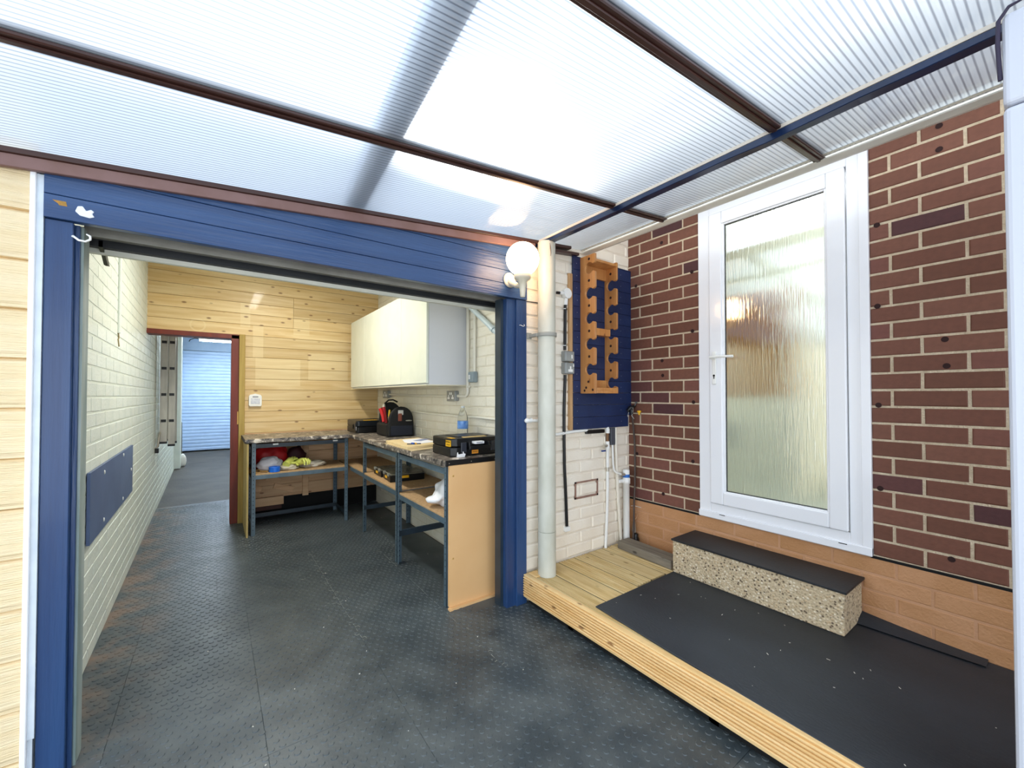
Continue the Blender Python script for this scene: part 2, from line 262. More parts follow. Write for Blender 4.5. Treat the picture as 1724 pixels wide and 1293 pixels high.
# ------------------------------------------------------------------ mesh helpers
class G:
    def __init__(s): s.v = []; s.f = []
    def add(s, vs, fs):
        o = len(s.v); s.v += [tuple(v) for v in vs]; s.f += [tuple(i + o for i in f) for f in fs]; return s
    def box(s, x0, y0, z0, x1, y1, z1, rot=None, piv=None):
        vs = [(x0, y0, z0), (x1, y0, z0), (x1, y1, z0), (x0, y1, z0), (x0, y0, z1), (x1, y0, z1), (x1, y1, z1), (x0, y1, z1)]
        if rot is not None:
            p = Vector(piv if piv else ((x0+x1)/2, (y0+y1)/2, (z0+z1)/2)); R = Euler(rot).to_matrix(); vs = [tuple(R @ (Vector(v) - p) + p) for v in vs]
        return s.add(vs, [(0, 3, 2, 1), (4, 5, 6, 7), (0, 1, 5, 4), (1, 2, 6, 5), (2, 3, 7, 6), (3, 0, 4, 7)])
    def prism(s, pts, ax, a, b):
        """closed 2D outline swept along axis ax from a to b; pts in the other two axes in order"""
        n = len(pts)
        def mk(p, t): q = [p[0], p[1]]; q.insert(ax, t); return tuple(q)
        return s.add([mk(p, a) for p in pts] + [mk(p, b) for p in pts], [tuple(range(n))[::-1], tuple(range(n, 2*n))] + [(i, (i+1) % n, n + (i+1) % n, n + i) for i in range(n)])
    def tube(s, pts, r, n=10, caps=True):
        pts = [Vector(p) for p in pts]; rs = r if isinstance(r, (list, tuple)) else [r] * len(pts); base = len(s.v); N = None
        for i, p in enumerate(pts):
            t = (pts[min(i+1, len(pts)-1)] - pts[max(i-1, 0)]).normalized()
            if N is None: N = t.orthogonal().normalized()
            else: N = (N - t * N.dot(t)).normalized()
            B = t.cross(N)
            for k in range(n): a = 2*PI*k/n; s.v.append(tuple(p + (N*math.cos(a) + B*math.sin(a)) * rs[i]))
        for i in range(len(pts)-1):
            for k in range(n): a = base+i*n+k; b = base+i*n+(k+1) % n; s.f.append((a, b, b+n, a+n))
        if caps: s.f.append(tuple(base+k for k in range(n))[::-1]); s.f.append(tuple(base+(len(pts)-1)*n+k for k in range(n)))
        return s
    def lathe(s, prof, c, n=20, mat=None):
        """profile of (r, h) spun around +Z at c; mat turns the axis"""
        base = len(s.v); Rm = mat or Matrix.Identity(3); c = Vector(c)
        for (r, h) in prof:
            for k in range(n): a = 2*PI*k/n; s.v.append(tuple(Rm @ Vector((r*math.cos(a), r*math.sin(a), h)) + c))
        for i in range(len(prof)-1):
            for k in range(n): a = base+i*n+k; b = base+i*n+(k+1) % n; s.f.append((a, b, b+n, a+n))
        s.f.append(tuple(base+k for k in range(n))[::-1]); s.f.append(tuple(base+(len(prof)-1)*n+k for k in range(n)))
        return s
    def mesh(s, name, mat, off=(0, 0, 0), smooth=False):
        me = bpy.data.meshes.new(name); me.from_pydata([(v[0]-off[0], v[1]-off[1], v[2]-off[2]) for v in s.v], [], s.f); me.materials.append(mat)
        bm = bmesh.new(); bm.from_mesh(me); bmesh.ops.recalc_face_normals(bm, faces=bm.faces)
        if smooth:
            for f in bm.faces:
                if len(f.verts) > 4:
                    for e in f.edges: e.smooth = False
        bm.to_mesh(me); bm.free()
        if smooth: me.polygons.foreach_set('use_smooth', [len(p.vertices) < 5 for p in me.polygons])
        return me
    def build(s, name, mat, parent=None, bevel=0, smooth=False, local=False, label=None, seg=1, sub=0):
        off = (0, 0, 0)
        if not local:
            if parent is not None:
                q = parent; off = Vector((0, 0, 0))
                while q is not None: off = off + q.location; q = q.parent
            else:
                xs, ys, zs = zip(*s.v); off = ((min(xs)+max(xs))/2, (min(ys)+max(ys))/2, min(zs))
        me = s.mesh(name, mat, off, smooth); o = bpy.data.objects.new(name, me); C.objects.link(o)
        if parent is not None: o.parent = parent
        elif not local: o.location = off
        if bevel: m = o.modifiers.new('bevel', 'BEVEL'); m.width = bevel; m.segments = seg; m.limit_method = 'ANGLE'; m.angle_limit = 0.6
        if sub: m = o.modifiers.new('sub', 'SUBSURF'); m.levels = sub; m.render_levels = sub
        if label: o['label'] = label
        return o
def B(*a, **k): return G().box(*a, **k)
def tag(o, label, cat, group=None):
    o['label'] = label; o['category'] = cat
    if group: o['group'] = group
    return o
def thing(name, loc, label, cat, group=None, rz=0):
    o = bpy.data.objects.new(name, None); o.empty_display_size = .05; C.objects.link(o); o.location = loc; o.rotation_euler = (0, 0, rz)
    return tag(o, label, cat, group)
def struct(o): o['kind'] = 'structure'; return o
def root_struct(name, loc, rz, g, mat):
    me = g.mesh(name, mat); o = bpy.data.objects.new(name, me); C.objects.link(o); o.location = loc; o.rotation_euler = (0, 0, rz); return struct(o)
RX90 = Matrix.Rotation(PI/2, 3, 'X'); RY90 = Matrix.Rotation(PI/2, 3, 'Y')
FWD = Matrix.Rotation(PI/2, 3, 'X')        # lathe axis +Z -> -Y

# ------------------------------------------------------------------ bricks
_bc = {}
def brick_mesh(L, H, mat, soft, k, proud):
    key = (round(L, 3), round(H, 3), mat.name, k, proud)
    if key in _bc: return _bc[key]
    L, H = key[0], key[1]; rnd = random.Random(hash((key[0], key[1], k)) & 0xffff); b = soft; j = soft * .5
    def J(): return rnd.uniform(-j, j)
    d = 0.012
    vs = [(0, d, 0), (L, d, 0), (L, d, H), (0, d, H), (J()*.4, -proud+b, J()*.4), (L+J()*.4, -proud+b, J()*.4), (L, -proud+b, H+J()*.4), (0, -proud+b, H),
          (b+J(), -proud+J()*.5, b+J()), (L-b+J(), -proud+J()*.5, b+J()), (L-b+J(), -proud+J()*.5, H-b+J()), (b+J(), -proud+J()*.5, H-b+J())]
    fs = [(0, 1, 5, 4), (1, 2, 6, 5), (2, 3, 7, 6), (3, 0, 4, 7), (4, 5, 9, 8), (5, 6, 10, 9), (6, 7, 11, 10), (7, 4, 8, 11), (8, 9, 10, 11)]
    g = G().add(vs, fs); me = g.mesh('brick', mat); _bc[key] = me; return me
def lay(root, mat, u0, u1, zb, rows, c, pitch, phase, joint=.011, soft=.004, proud=.004, holes=(), limit=10**9, order=None, nvar=4, keep=None):
    """lay courses on the local face y=0 of root; bricks past the limit are joined into one stuff part"""
    items = []
    for r in range(rows):
        z = zb + r*c; ph = phase[r % 2]; k0 = math.floor((u0 - ph) / pitch) - 1
        for k in range(k0, k0 + int((u1-u0)/pitch) + 4):
            a = max(ph + k*pitch + joint/2, u0); b = min(ph + (k+1)*pitch - joint/2, u1)
            segs = [(a, b)] if b - a > .02 else []
            for (h0, h1, z0, z1) in holes:
                if z + c*.5 > z0 and z + c*.5 < z1:
                    ns = []
                    for (p, q) in segs:
                        if q <= h0 or p >= h1: ns.append((p, q))
                        else:
                            if h0 - p > .02: ns.append((p, h0))
                            if q - h1 > .02: ns.append((h1, q))
                    segs = ns
            for (p, q) in segs:
                if keep is None or keep((p+q)/2, z): items.append((p, q - p, z + joint/2))
    if order: items.sort(key=order)
    g = G()
    for i, (p, L, z) in enumerate(items):
        me = brick_mesh(L, c - joint, mat, soft, random.randrange(nvar), proud)
        if i < limit:
            o = bpy.data.objects.new('brick', me); C.objects.link(o); o.parent = root; o.location = (p, 0, z)
        else:
            g.add([(v.co.x + p, v.co.y, v.co.z + z) for v in me.vertices], [tuple(f.vertices) for f in me.polygons])
    if g.v:
        o = g.build('brickwork', mat, root, local=True); o['kind'] = 'stuff'

CO = 0.0809
XB = 2.617
# house wall with the door: local u runs towards -Y
g = G()
DU0, DU1, DZ0, DZ1 = 0.580, 1.455, 0.505, 2.55        # doorway in u, z
g.box(-.3, .0, -.05, DU0, .22, 2.95).box(DU1, .0, -.05, 4.0, .22, 2.95).box(DU0, 0, -.05, DU1, .22, DZ0).box(DU0, 0, DZ1, DU1, .22, 2.95)
wall_right = root_struct('wall_right', (XB, 0, 0), -PI/2, g, mortar)
hz = .505
lay(wall_right, brown_brick, 0.0, DU0-.004, hz+.003, 30, CO, .2475, (.217-.2475, .11-.2475) , holes=())
lay(wall_right, brown_brick, DU1+.006, 2.35, hz+.003, 30, CO, .2475, (1.642, 1.538))
lay(wall_right, brown_brick, 2.352, 3.99, hz+.003, 30, CO, .2475, (1.642, 1.538), limit=0)
lay(wall_right, tan_brick, 2.352, 3.99, .502-5*CO, 5, CO, .2475, (.06, .18), joint=.010, proud=.0125, soft=.003, limit=0)
gp = B(0, -.010, .10, 3.99, .004, .500).build('plinth_render', tan_mort, wall_right, local=True)
plinth_bricks = lay(wall_right, tan_brick, .001, 2.35, .502-5*CO, 5, CO, .2475, (.06, .18), joint=.010, proud=.0125, soft=.003)
B(0, -.012, .498, .585, .0, .508).build('damp_course', dark, wall_right, local=True)
B(1.452, -.012, .498, 3.99, .0, .508).build('damp_course', dark, wall_right, local=True)
for (y, z) in [(-1.707, 2.391), (-1.708, 2.497), (-1.491, 2.123), (-1.489, 1.726), (-1.715, 1.539), (-1.719, 1.421), (-1.488, 1.244), (-1.49, .841), (-1.724, .575), (-.302, 2.398), (-.532, 2.13), (-.534, 1.727), (-.301, 1.543), (-.305, 1.436), (-.538, 1.247), (-.531, .848), (-.304, .586), (-.081, .849), (-.078, 2.132)]:
    G().lathe([(.0, 0), (.009, 0), (.0125, .0015), (.0125, .002)], (-y, -.0035, z), 12, FWD).build('drill_hole', hole_m, wall_right, local=True)

# white painted wall beside the garage, facing the camera
g = G().box(1.589, 0, -.05, 2.64, .2, 2.95)
wall_rear = root_struct('wall_rear', (0, 0, 0), 0, g, white_mort)
lay(wall_rear, white_brick, 1.590, 2.616, .185, 33, CO, .2475, (1.70, 1.83), joint=.011, soft=.006, proud=.008)
# scar of a removed vent brick
g = G().box(2.02, -.0105, .572, 2.256, -.004, .585).box(2.02, -.0105, .68, 2.256, -.004, .692).box(2.02, -.0105, .572, 2.036, -.004, .692).box(2.240, -.0105, .572, 2.256, -.004, .692)
g.build('mortar_scar', M('brown_mortar_scar', '#8B6A5C', '#9C7A6A', .9, bump=.5), wall_rear, local=True)
B(1.592, -.007, 1.889, 1.705, -.004, 1.901).build('open_joint', dark, wall_rear, local=True)

# clad wall left of the garage
g = G().box(-3.2, .0, -.05, -.486, .12, 2.14)
wall_front = root_struct('wall_front', (0, 0, 0), 0, g, M('cladding_backing', '#CDB48C', rough=.8))
clad = M('cream_embossed_cladding', '#E9D0A2', '#EFD9B0', .5, scale=4, stretch=(.4, 1, 10), bump=.55, bscale=26, rand=True)
z = .103 - .1637
while z < 2.1:
    top = min(z + .1637, 2.12)
    pts = [(-.004, z), (-.022, z+.002), (-.022, z+.012), (-.026, z+.02), (-.022, top-.012), (-.010, top-.003), (-.004, top)]
    G().prism(pts, 0, -3.2, -.4935).build('cladding_board', clad, wall_front, local=True)
    z += .1637
t1 = struct(B(-.497, -.034, -.02, -.483, .0, 2.07).build('trim_1', M('white_trim', '#F4F4F6', rough=.3), bevel=.002))
t2 = struct(G().box(-.483, -.026, .165, -.467, 0, 2.03).box(-.483, -.020, -.02, -.472, 0, .165).build('trim_2', M('grey_white_trim', '#C9D2DA', '#DCE4EA', .35)))

# garage left wall, very slightly splayed
g = G().box(0.02, 0, -.05, 10.3, .12, 2.75)
wall_left = root_struct('wall_left', (-.472, 0, 0), PI/2 + .0115, g, gar_mort)
CG = .0752
lay(wall_left, gar_brick, .03, 10.0, .004, 36, CG, .232, (.05, .166), joint=.007, soft=.003, proud=.0018, limit=300, order=lambda t: t[0] + (0 if t[2] < 2.35 else 30))
B(7.3, -.085, 0, 7.6, 0, 2.7).build('pilaster', M('pilaster_paint', '#DDE6E0', '#E8EEE8', .5), wall_left, local=True)
G().tube([(1.445, -.006, 2.6), (1.445, -.006, 2.1), (1.45, -.006, 1.71), (1.447, -.006, 1.68)], .011, 8).build('conduit', gar_brick, wall_left, local=True, smooth=True)
G().tube([(1.447, -.004, 1.68), (1.47, -.004, 1.655), (1.445, -.004, 1.64), (1.478, -.004, 1.60)], .0045, 6).build('rust_run', M('rust_stain', '#9C8A5C', '#B8A878', .8), wall_left, local=True, smooth=True)

# garage right inner wall
g = G().box(-3.06, .0, -.05, -.10, .05, 2.75).box(-10.2, 0, -.05, -3.1, .1, 2.75)
wall_gr = root_struct('wall_right_inner', (1.63, 0, 0), -PI/2, g, garr_mort)
lay(wall_gr, garr_brick, -2.99, -.11, .004, 33, CG, .232, (-.05, -.166), joint=.008, soft=.004, proud=.003, limit=300,
    order=lambda t: (0 if (t[0] > -.85 or (.9 < t[2] < 1.42)) and t[2] < 2.1 else 10) - t[0])
# broken paint edge high up
G().tube([(-.66, -.006, 1.985), (-.62, -.006, 1.968), (-.57, -.006, 1.972), (-.52, -.006, 1.962), (-.48, -.006, 1.975), (-.42, -.006, 1.972)], [.004, .008, .006, .009, .006, .003], 6).build('broken_plaster', dark, wall_gr, local=True)

# ceilings, far wall, upper front wall
struct(B(-.75, .06, 2.64, 1.75, 3.02, 2.74).build('ceiling', M('white_ceiling', '#E9E8E0', rough=.8)))
struct(B(-.75, 3.12, 2.64, 1.75, 10.3, 2.74).build('ceiling', MATS['white_ceiling']))
struct(B(-.62, .012, 1.966, 1.58, .10, 2.70).build('wall_front_upper', M('upper_wall_paint', '#C9CCD0', rough=.8)))
struct(B(-.75, 10.18, -.05, 1.75, 10.3, 2.74).build('wall_far', gar_mort))

# floor and rubber tiles
floor = struct(B(-3.4, -4.2, -.20, 2.9, 10.3, -.008).build('floor', concrete))
TS = .492; TX0, TY0 = 1.13 - 4*.48, .172
rt = random.Random(4)
for ix in range(-1, 6):
    for iy in range(-6, 9):
        x0 = TX0 + ix*.48; y0 = TY0 + iy*.503
        x1 = x0 + .48; y1 = y0 + .503
        if y0 >= 4.15: continue
        y1 = min(y1, 4.16)
        if y1 > .02: x0c = max(x0, -.478 - (.012*max(y0, 0)) ); x1c = min(x1, 1.628)
        else: x0c = x0; x1c = x1
        if x1c - x0c < .03: continue
        e = .0005
        # jigsaw teeth along the long seams
        g = G().box(x0c + e, y0 + e, -.010, x1c - e, y1 - e, 0)
        g.build('rubber_tile', matm, floor, bevel=.0006)
# jigsaw seam filled with pale dust where it shows
dust_m = M('pale_dust', '#8C8F86', '#A7A79B', .9)
g = G(); rj = random.Random(8)
def jig(pts, tooth):
    p = []
    for i in range(len(pts)-1):
        a, b = Vector(pts[i]), Vector(pts[i+1]); d = (b-a); nn = int(d.length / .062); d.normalize(); q = Vector((-d.y, d.x, 0))
        for k in range(nn):
            s = a + d*(k*.062); sg = tooth * (1 if k % 2 else -1)
            p += [s, s + d*.012 + q*sg*.001, s + d*.009 + q*sg*.016, s + d*.022 + q*sg*.022, s + d*.037 + q*sg*.016, s + d*.034 + q*sg*.001]
    return p
def seam(pts, prob):
    p = jig(pts, 1.0)
    for i in range(len(p)-1):
        if rj.random() < prob: g.tube([p[i] + Vector((0, 0, .0004)), p[i+1] + Vector((0, 0, .0004))], .0010, 4, False)
seam([(.65, .17, 0), (.65, 1.75, 0)], .8); seam([(1.13, .02, 0), (1.13, 1.5, 0)], .35)
seam([(.25, .675, 0), (.90, .675, 0)], .35); seam([(.5, 1.178, 0), (.9, 1.178, 0)], .22); seam([(1.13, -.45, 0), (1.13, 0, 0)], .35)
o = g.build('seam_dust', dust_m, floor); o['kind'] = 'stuff'
# round studs of the mats
g = G(); rs = random.Random(3); n = 10
y = -1.9; row = 0
while y < 4.1:
    x = -1.3 + (.019 if row % 2 else 0)
    while x < 1.62:
        okk = (x > -.45 - .012*max(y, 0) and not (y > 2.9 and x > .13)) and (x > -.52 or y < -.06) and (y < 0 or x < 1.58) and not (y > .1 and x > 1.3)
        if okk:
            cx, cy = x + rs.uniform(-.005, .005), y + rs.uniform(-.005, .005); r = rs.uniform(.0105, .0130)
            vs = [(cx + r*math.cos(2*PI*k/n), cy + r*math.sin(2*PI*k/n), 0) for k in range(n)] + [(cx + r*.80*math.cos(2*PI*k/n), cy + r*.80*math.sin(2*PI*k/n), .0022) for k in range(n)]
            g.add(vs, [(k, (k+1) % n, n+(k+1) % n, n+k) for k in range(n)] + [tuple(range(n, 2*n))])
        x += .040
    y += .0345; row += 1
o = g.build('floor_studs', matm, floor); o['kind'] = 'stuff'
# crumbs of debris
g = G()
for i in range(60):
    x, y = rs.uniform(-.4, 1.5), rs.uniform(-1.2, 2.3); s = rs.uniform(.0015, .0035)
    g.box(x, y, 0.001, x + s*rs.uniform(1, 2), y + s, .001 + s, rot=(0, 0, rs.uniform(0, 3)))
o = g.build('debris', M('debris_pale', '#D9D4C8', rough=.8), floor); o['kind'] = 'stuff'

# ------------------------------------------------------------------ timber partition
part = root_struct('wall_partition', (0, 0, 0), 0, G().box(-.55, 3.03, 1.93, 1.66, 3.09, 2.72).box(.22, 3.03, .20, 1.66, 3.09, 1.95), pine_rough)
PP = .1125
k = 0
z = 1.914
while z < 2.62:
    z1 = min(z + PP, 2.64)
    split = .70 if k % 5 in (1, 2, 3) else None
    segs = [(-.545, 1.63)] if not split else [(-.545, split-.0008), (split+.0008, 1.63)]
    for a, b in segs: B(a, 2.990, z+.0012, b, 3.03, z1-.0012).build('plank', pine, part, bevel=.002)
    z += PP; k += 1
z = 1.914
while z > .25:
    z0 = z - PP
    zz = max(z0, .215)
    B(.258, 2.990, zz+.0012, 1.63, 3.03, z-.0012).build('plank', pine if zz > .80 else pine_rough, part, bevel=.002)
    z -= PP
B(.22, 3.032, 0, 1.66, 3.06, .22).build('gap_shade_board', dark, part)  # black board added to stand for the shade in the gap below the planks
B(.80, 2.972, .19, .86, 2.990, .86).build('batten', pine_rough, part, bevel=.002)
B(.26, 2.985, .125, .62, 3.02, .214).build('bottom_rail', pine_rough, part, bevel=.002); B(.30, 2.975, .085, .60, 3.01, .124).build('stained_rail', M('stained_rail', '#3F1E14', rough=.7), part)
for a, b, zz in ((.27, .42, .33), (.45, .60, .40), (.52, .72, .30)): B(a, 2.976, zz-.03, b, 2.990, zz+.03, rot=(0, .35, 0)).build('splintered_board', pine_rough, part, bevel=.003)
B(.205, 2.93, 0, .256, 3.03, 1.914).build('timber_post', postw, part, bevel=.003)
door_2 = struct(G().box(.140, 2.96, 0, .205, 3.12, 1.905).box(-.53, 2.96, 1.868, .205, 3.12, 1.913).build('door_2', red_frame, bevel=.002))
B(.192, 2.945, 1.0, .206, 2.962, 1.13).build('keep_plate', M('brass_dull', '#B58A4A', metal=.6, rough=.4), door_2)

# ------------------------------------------------------------------ garage front frame
lp = thing('garage_post', (-.43, 0, 0), 'blue painted timber garage post at the left, next to the cream cladding', 'post', 'blue garage door posts')
B(-.466, -.020, 0, -.398, .10, 1.888).build('front_board', blue_post, lp, bevel=.002)
B(-.398, .004, 0, -.386, .11, 1.888).build('inner_board', blue_post, lp, bevel=.001)
G().box(-.386, .02, 0, -.3795, .10, 1.888).build('flaking_strip', M('flaking_paint', '#7C8F8A', '#A9B3AE', .7, scale=14, stretch=(1, 1, .15)), lp)
rp = thing('garage_post', (1.51, 0, 0), 'blue painted timber garage post at the right, below the globe lamp', 'post', 'blue garage door posts')
B(1.511, -.024, 0, 1.589, .02, 1.888).build('front_board', blue_post, rp, bevel=.002)
B(1.447, -.008, 0, 1.511, .10, 1.888).build('post', blue_post, rp, bevel=.002)
B(1.4265, .03, .0, 1.447, .09, 1.888).build('inner_strip', steel_dark, rp)
hd = thing('garage_header', (.56, 0, 1.889), 'blue painted header of horizontal boards above the garage opening', 'beam')
def roofz(x): return 2.095 + .087*(x + .47)
seams = [1.889, 1.970, 2.050, 2.139, 2.27]
for i in range(4):
    z0, z1 = seams[i] + .001, seams[i+1] - .001
    xl, xr = -.466, 1.587
    # clip the top to the roof slope
    def lim(x): return roofz(x) - .022
    xs = [xl + (xr-xl)*q/12 for q in range(13)]
    bot = [(x, z0) for x in xs if lim(x) > z0 + .004]
    if not bot: continue
    if lim(xl) < z0: x_s = (z0 + .002 + .022 - 2.095)/.087 - .47; bot = [(x_s, z0)] + bot
    top = [(x, min(z1, lim(x))) for (x, _) in bot][::-1]
    G().prism(bot + top, 1, -.032, .0).build('header_board', blue_paint, hd, bevel=.0015)
G().prism([(-.392, 1.925), (-.386, 1.944), (-.374, 1.947), (-.365, 1.932), (-.353, 1.940), (-.345, 1.933), (-.350, 1.925), (-.344, 1.915), (-.356, 1.909), (-.380, 1.912)], 1, -.0355, -.032).build('filler_blob', M('white_filler', '#E9ECF0', rough=.6), hd, bevel=.002)
G().prism([(-.446, 1.951), (-.414, 1.951), (-.411, 1.936), (-.430, 1.935), (-.433, 1.941)], 1, -.0330, -.0315).build('bare_patch', M('bare_wood_patch', '#7A6A2E', '#C98B3A', .7, scale=40), hd)
# rolled door behind the header
rd = thing('roller_door', (.52, .15, 1.86), 'raised garage roller door with ribbed grey edge and cream bottom rail under blue header', 'door')
g = G()
for i in range(9): g.box(-.47, .105 + i*.010, 1.888 + i*.0032, 1.56, .112 + i*.010, 1.913 + i*.0032)
g.box(-.395, .103, 1.905, 1.56, .20, 1.964); q = g.build('ribbed_slats', M('ribbed_grey', '#8A867C', '#9C988E', .5), rd); q['kind'] = 'stuff'
B(-.47, .20, 1.876, 1.56, .235, 1.933).build('rubber_seal', black_rub, rd)
B(-.472, .232, 1.856, 1.56, .255, 1.915).build('bottom_rail', M('cream_rail', '#D5D4C4', '#DEDCCC', .5), rd, bevel=.003)
G().prism([(.20, 1.87), (.245, 1.86), (.30, 1.83), (.34, 1.835), (.30, 1.86), (.25, 1.90), (.2, 1.9)], 0, -.372, -.360).build('end_flap', M('olive_flap', '#4A4A3A', rough=.8), rd)
# hooks
def hook(c, s, lab, col):
    x, y, z = c; pts = [(x - 1.1*s, y+.03, z+.30*s), (x - .8*s, y, z+.1*s), (x-.3*s, y-.01, z-.35*s), (x+.25*s, y-.012, z-.42*s), (x+.65*s, y-.012, z-.1*s), (x+.62*s, y-.01, z+.3*s), (x+.3*s, y-.01, z+.48*s)]
    o = G().tube(pts, [.12*s]*6 + [.07*s], 8).build('cup_hook', col, smooth=True); tag(o, lab, 'hook'); return o
hook((-.371, -.035, 1.834), .030, 'large white coated cup hook at the top of the left garage post', white_gloss)
hook((1.545, -.035, 1.726), .014, 'small white cup hook screwed into the right blue garage post', white_gloss)

# ------------------------------------------------------------------ carport roof
rf = thing('carport_roof', (.9, -1.4, 2.2), 'lean-to roof of fluted translucent polycarbonate sheets with brown glazing bars', 'roof')
XL, XR = -1.7, 2.12
def slab(name, y0, y1, mat, x0=XL, x1=XR, up=0.0, th=.004, parent=rf, bevel=0, label=None):
    g = G().add([(x0, y0, roofz(x0)+up), (x1, y0, roofz(x1)+up), (x1, y1, roofz(x1)+up), (x0, y1, roofz(x0)+up), (x0, y0, roofz(x0)+up+th), (x1, y0, roofz(x1)+up+th), (x1, y1, roofz(x1)+up+th), (x0, y1, roofz(x0)+up+th)],
        [(0, 3, 2, 1), (4, 5, 6, 7), (0, 1, 5, 4), (1, 2, 6, 5), (2, 3, 7, 6), (3, 0, 4, 7)])
    return g.build(name, mat, parent, bevel=bevel, label=label)
def sheet(y0, y1, x0=XL, x1=XR):
    g = G().add([(x0, y0, roofz(x0)), (x1, y0, roofz(x1)), (x1, y1, roofz(x1)), (x0, y1, roofz(x0))], [(0, 3, 2, 1)]); o = g.build('roof_sheet', poly, rf)
    if o.data.polygons[0].normal.z > 0: o.data.flip_normals()
    return o
bars = [-.652, -1.412, -2.17, -2.93]
ys = [0.06] + bars + [-3.6]
for i in range(len(ys)-1): sheet(ys[i+1] + .004, ys[i] - .004)
for yb in bars:
    b_ = slab('glazing_bar', yb - .021, yb + .021, brown_bar, up=-.014, th=.012, bevel=.003)
    slab('bar_spine', yb - .008, yb + .008, brown_bar, up=-.020, th=.006, parent=rf, bevel=.002)
    slab('bar_cap', yb - .026, yb + .026, brown_bar, up=.006, th=.012, bevel=.003)
slab('verge_trim', -.052, -.034, brown_trim, up=-.064, th=.042, x1=1.64, bevel=.002)
slab('verge_lip', -.058, -.0, brown_bar, up=-.022, th=.020, x1=1.95, bevel=.002)
B(1.72, -.05, 2.245, 2.03, -.006, 2.262, rot=(0, -.085, 0)).build('end_trim', brown_bar, rf)
# white gutter along the high edge
G().prism([(2.10, 2.300), (2.135, 2.292), (2.165, 2.300), (2.175, 2.345), (2.168, 2.345), (2.160, 2.309), (2.135, 2.300), (2.104, 2.308)], 1, -3.5, -.012).build('edge_trim', M('cream_white_plastic', '#E2DDCF', '#ECE8DC', .4), rf, bevel=.002)
B(2.085, -3.5, 2.317, 2.105, -.012, 2.336).build('edge_trim', MATS['cream_white_plastic'], rf, bevel=.003)

bm_ = thing('roof_beam', (1.71, -1.4, 2.26), 'long navy blue beam running under the translucent roof towards the house wall', 'beam')
B(1.662, -3.5, 2.266, 1.684, -.03, 2.279).build('pale_batten', M('pale_batten_paint', '#CFC3B2', '#DAD0C0', .6), bm_)
g = G(); N = 26
secs = []
for i in range(N):
    y = -.02 - i*(3.4/(N-1)); wb = .004*math.sin(i*1.1) + .0025*math.sin(i*2.3)
    secs.append([(1.662, y, 2.265), (1.662+wb*.4, y, 2.240+wb), (1.702+wb, y, 2.240+wb*.8), (1.706, y, 2.265)])
for a in secs: g.v += a
for i in range(N-1):
    for k in range(4): a = i*4+k; b = i*4+(k+1) % 4; g.f.append((a, b, b+4, a+4))
g.f += [(0, 1, 2, 3), tuple((N-1)*4 + k for k in (3, 2, 1, 0))]
g.build('blue_beam', M('dark_navy_gloss', '#0D1E3C', '#14294D', .3, coat=.2), bm_, bevel=.002)
# timber lying on top of the sheets, seen as a dark band through them
tag(G().prism([(.445, roofz(.45)+.04), (.535, roofz(.53)+.04), (.535, roofz(.53)+.10), (.445, roofz(.45)+.10)], 1, -3.5, .02).build('roof_timber', M('grey_timber', '#8E97A3', '#9AA3AE', .8)), 'grey beam lying above the roof sheets, seen as a dark band through them', 'beam')
bpy.data.objects['roof_timber'].rotation_euler = (0, 0, math.radians(-4.5))
bpy.data.objects['roof_timber'].location.x = .411
# house eaves above the gap between roof and brick wall
struct(B(1.88, -4.0, 2.80, 2.95, .25, 2.86).build('trim_3', M('eaves_soffit', '#EFE4D0', rough=.7)))

# ------------------------------------------------------------------ glazed door
door = root_struct('door_1', (XB, 0, 0), -PI/2, G().box(.584, -.018, .512, .66, .05, 2.545).box(1.375, -.018, .512, 1.45, .05, 2.545).box(.66, -.018, .512, 1.375, .05, .60).box(.66, -.018, 2.462, 1.375, .05, 2.545), pvc)
door.modifiers.new('bevel', 'BEVEL').width = .003
B(1.424, -.024, .507, 1.462, -.0, 2.548).build('cover_strip', pvc, door, local=True, bevel=.002)
B(.583, -.030, .506, 1.462, -.005, .548).build('sill', pvc, door, local=True, bevel=.004)
g = G().box(.664, -.034, .604, .745, .03, 2.458).box(1.292, -.034, .604, 1.371, .03, 2.458).box(.745, -.034, .604, 1.292, .03, .682).box(.745, -.034, 2.380, 1.292, .03, 2.458)
sash = g.build('sash', pvc, door, local=True, bevel=.006, seg=2)
g = G().box(.741, -.024, .678, .757, .0, 2.384).box(1.282, -.024, .678, 1.296, .0, 2.384).box(.757, -.024, .678, 1.282, .0, .690).box(.757, -.024, 2.372, 1.282, .0, 2.384)
g.build('glazing_bead', pvc, sash, local=True, bevel=.003)
g = G().box(.757, -.012, .690, .761, -.006, 2.372).box(.757, -.012, .690, 1.282, -.006, .694).box(.757, -.012, 2.368, 1.282, -.006, 2.372); g.build('gasket', black_rub, sash, local=True)
G().add([(.755, -.006, .688), (1.284, -.006, .688), (1.284, -.006, 2.374), (.755, -.006, 2.374)], [(0, 1, 2, 3)]).build('glass_pane', rain, sash, local=True)
dh = B(.686, -.043, 1.362, .712, -.034, 1.572).build('door_handle', white_gloss, door, local=True, bevel=.004, seg=2)
G().tube([(.699, -.04, 1.532), (.699, -.085, 1.532)], .010, 10).tube([(.694, -.085, 1.533), (.76, -.088, 1.533), (.835, -.078, 1.530)], [.009, .008, .007], 10).build('lever', white_gloss, dh, local=True, smooth=True)
G().lathe([(0, 0), (.0065, 0), (.0065, .003)], (.699, -.0425, 1.418), 12, FWD).box(.6965, -.0455, 1.398, .7015, -.0425, 1.416).build('keyhole', dark, dh, local=True)
for u in (.72, 1.33): B(u, -.031, .538, u+.035, -.0295, .542).build('drain_slot', dark, door, local=True)
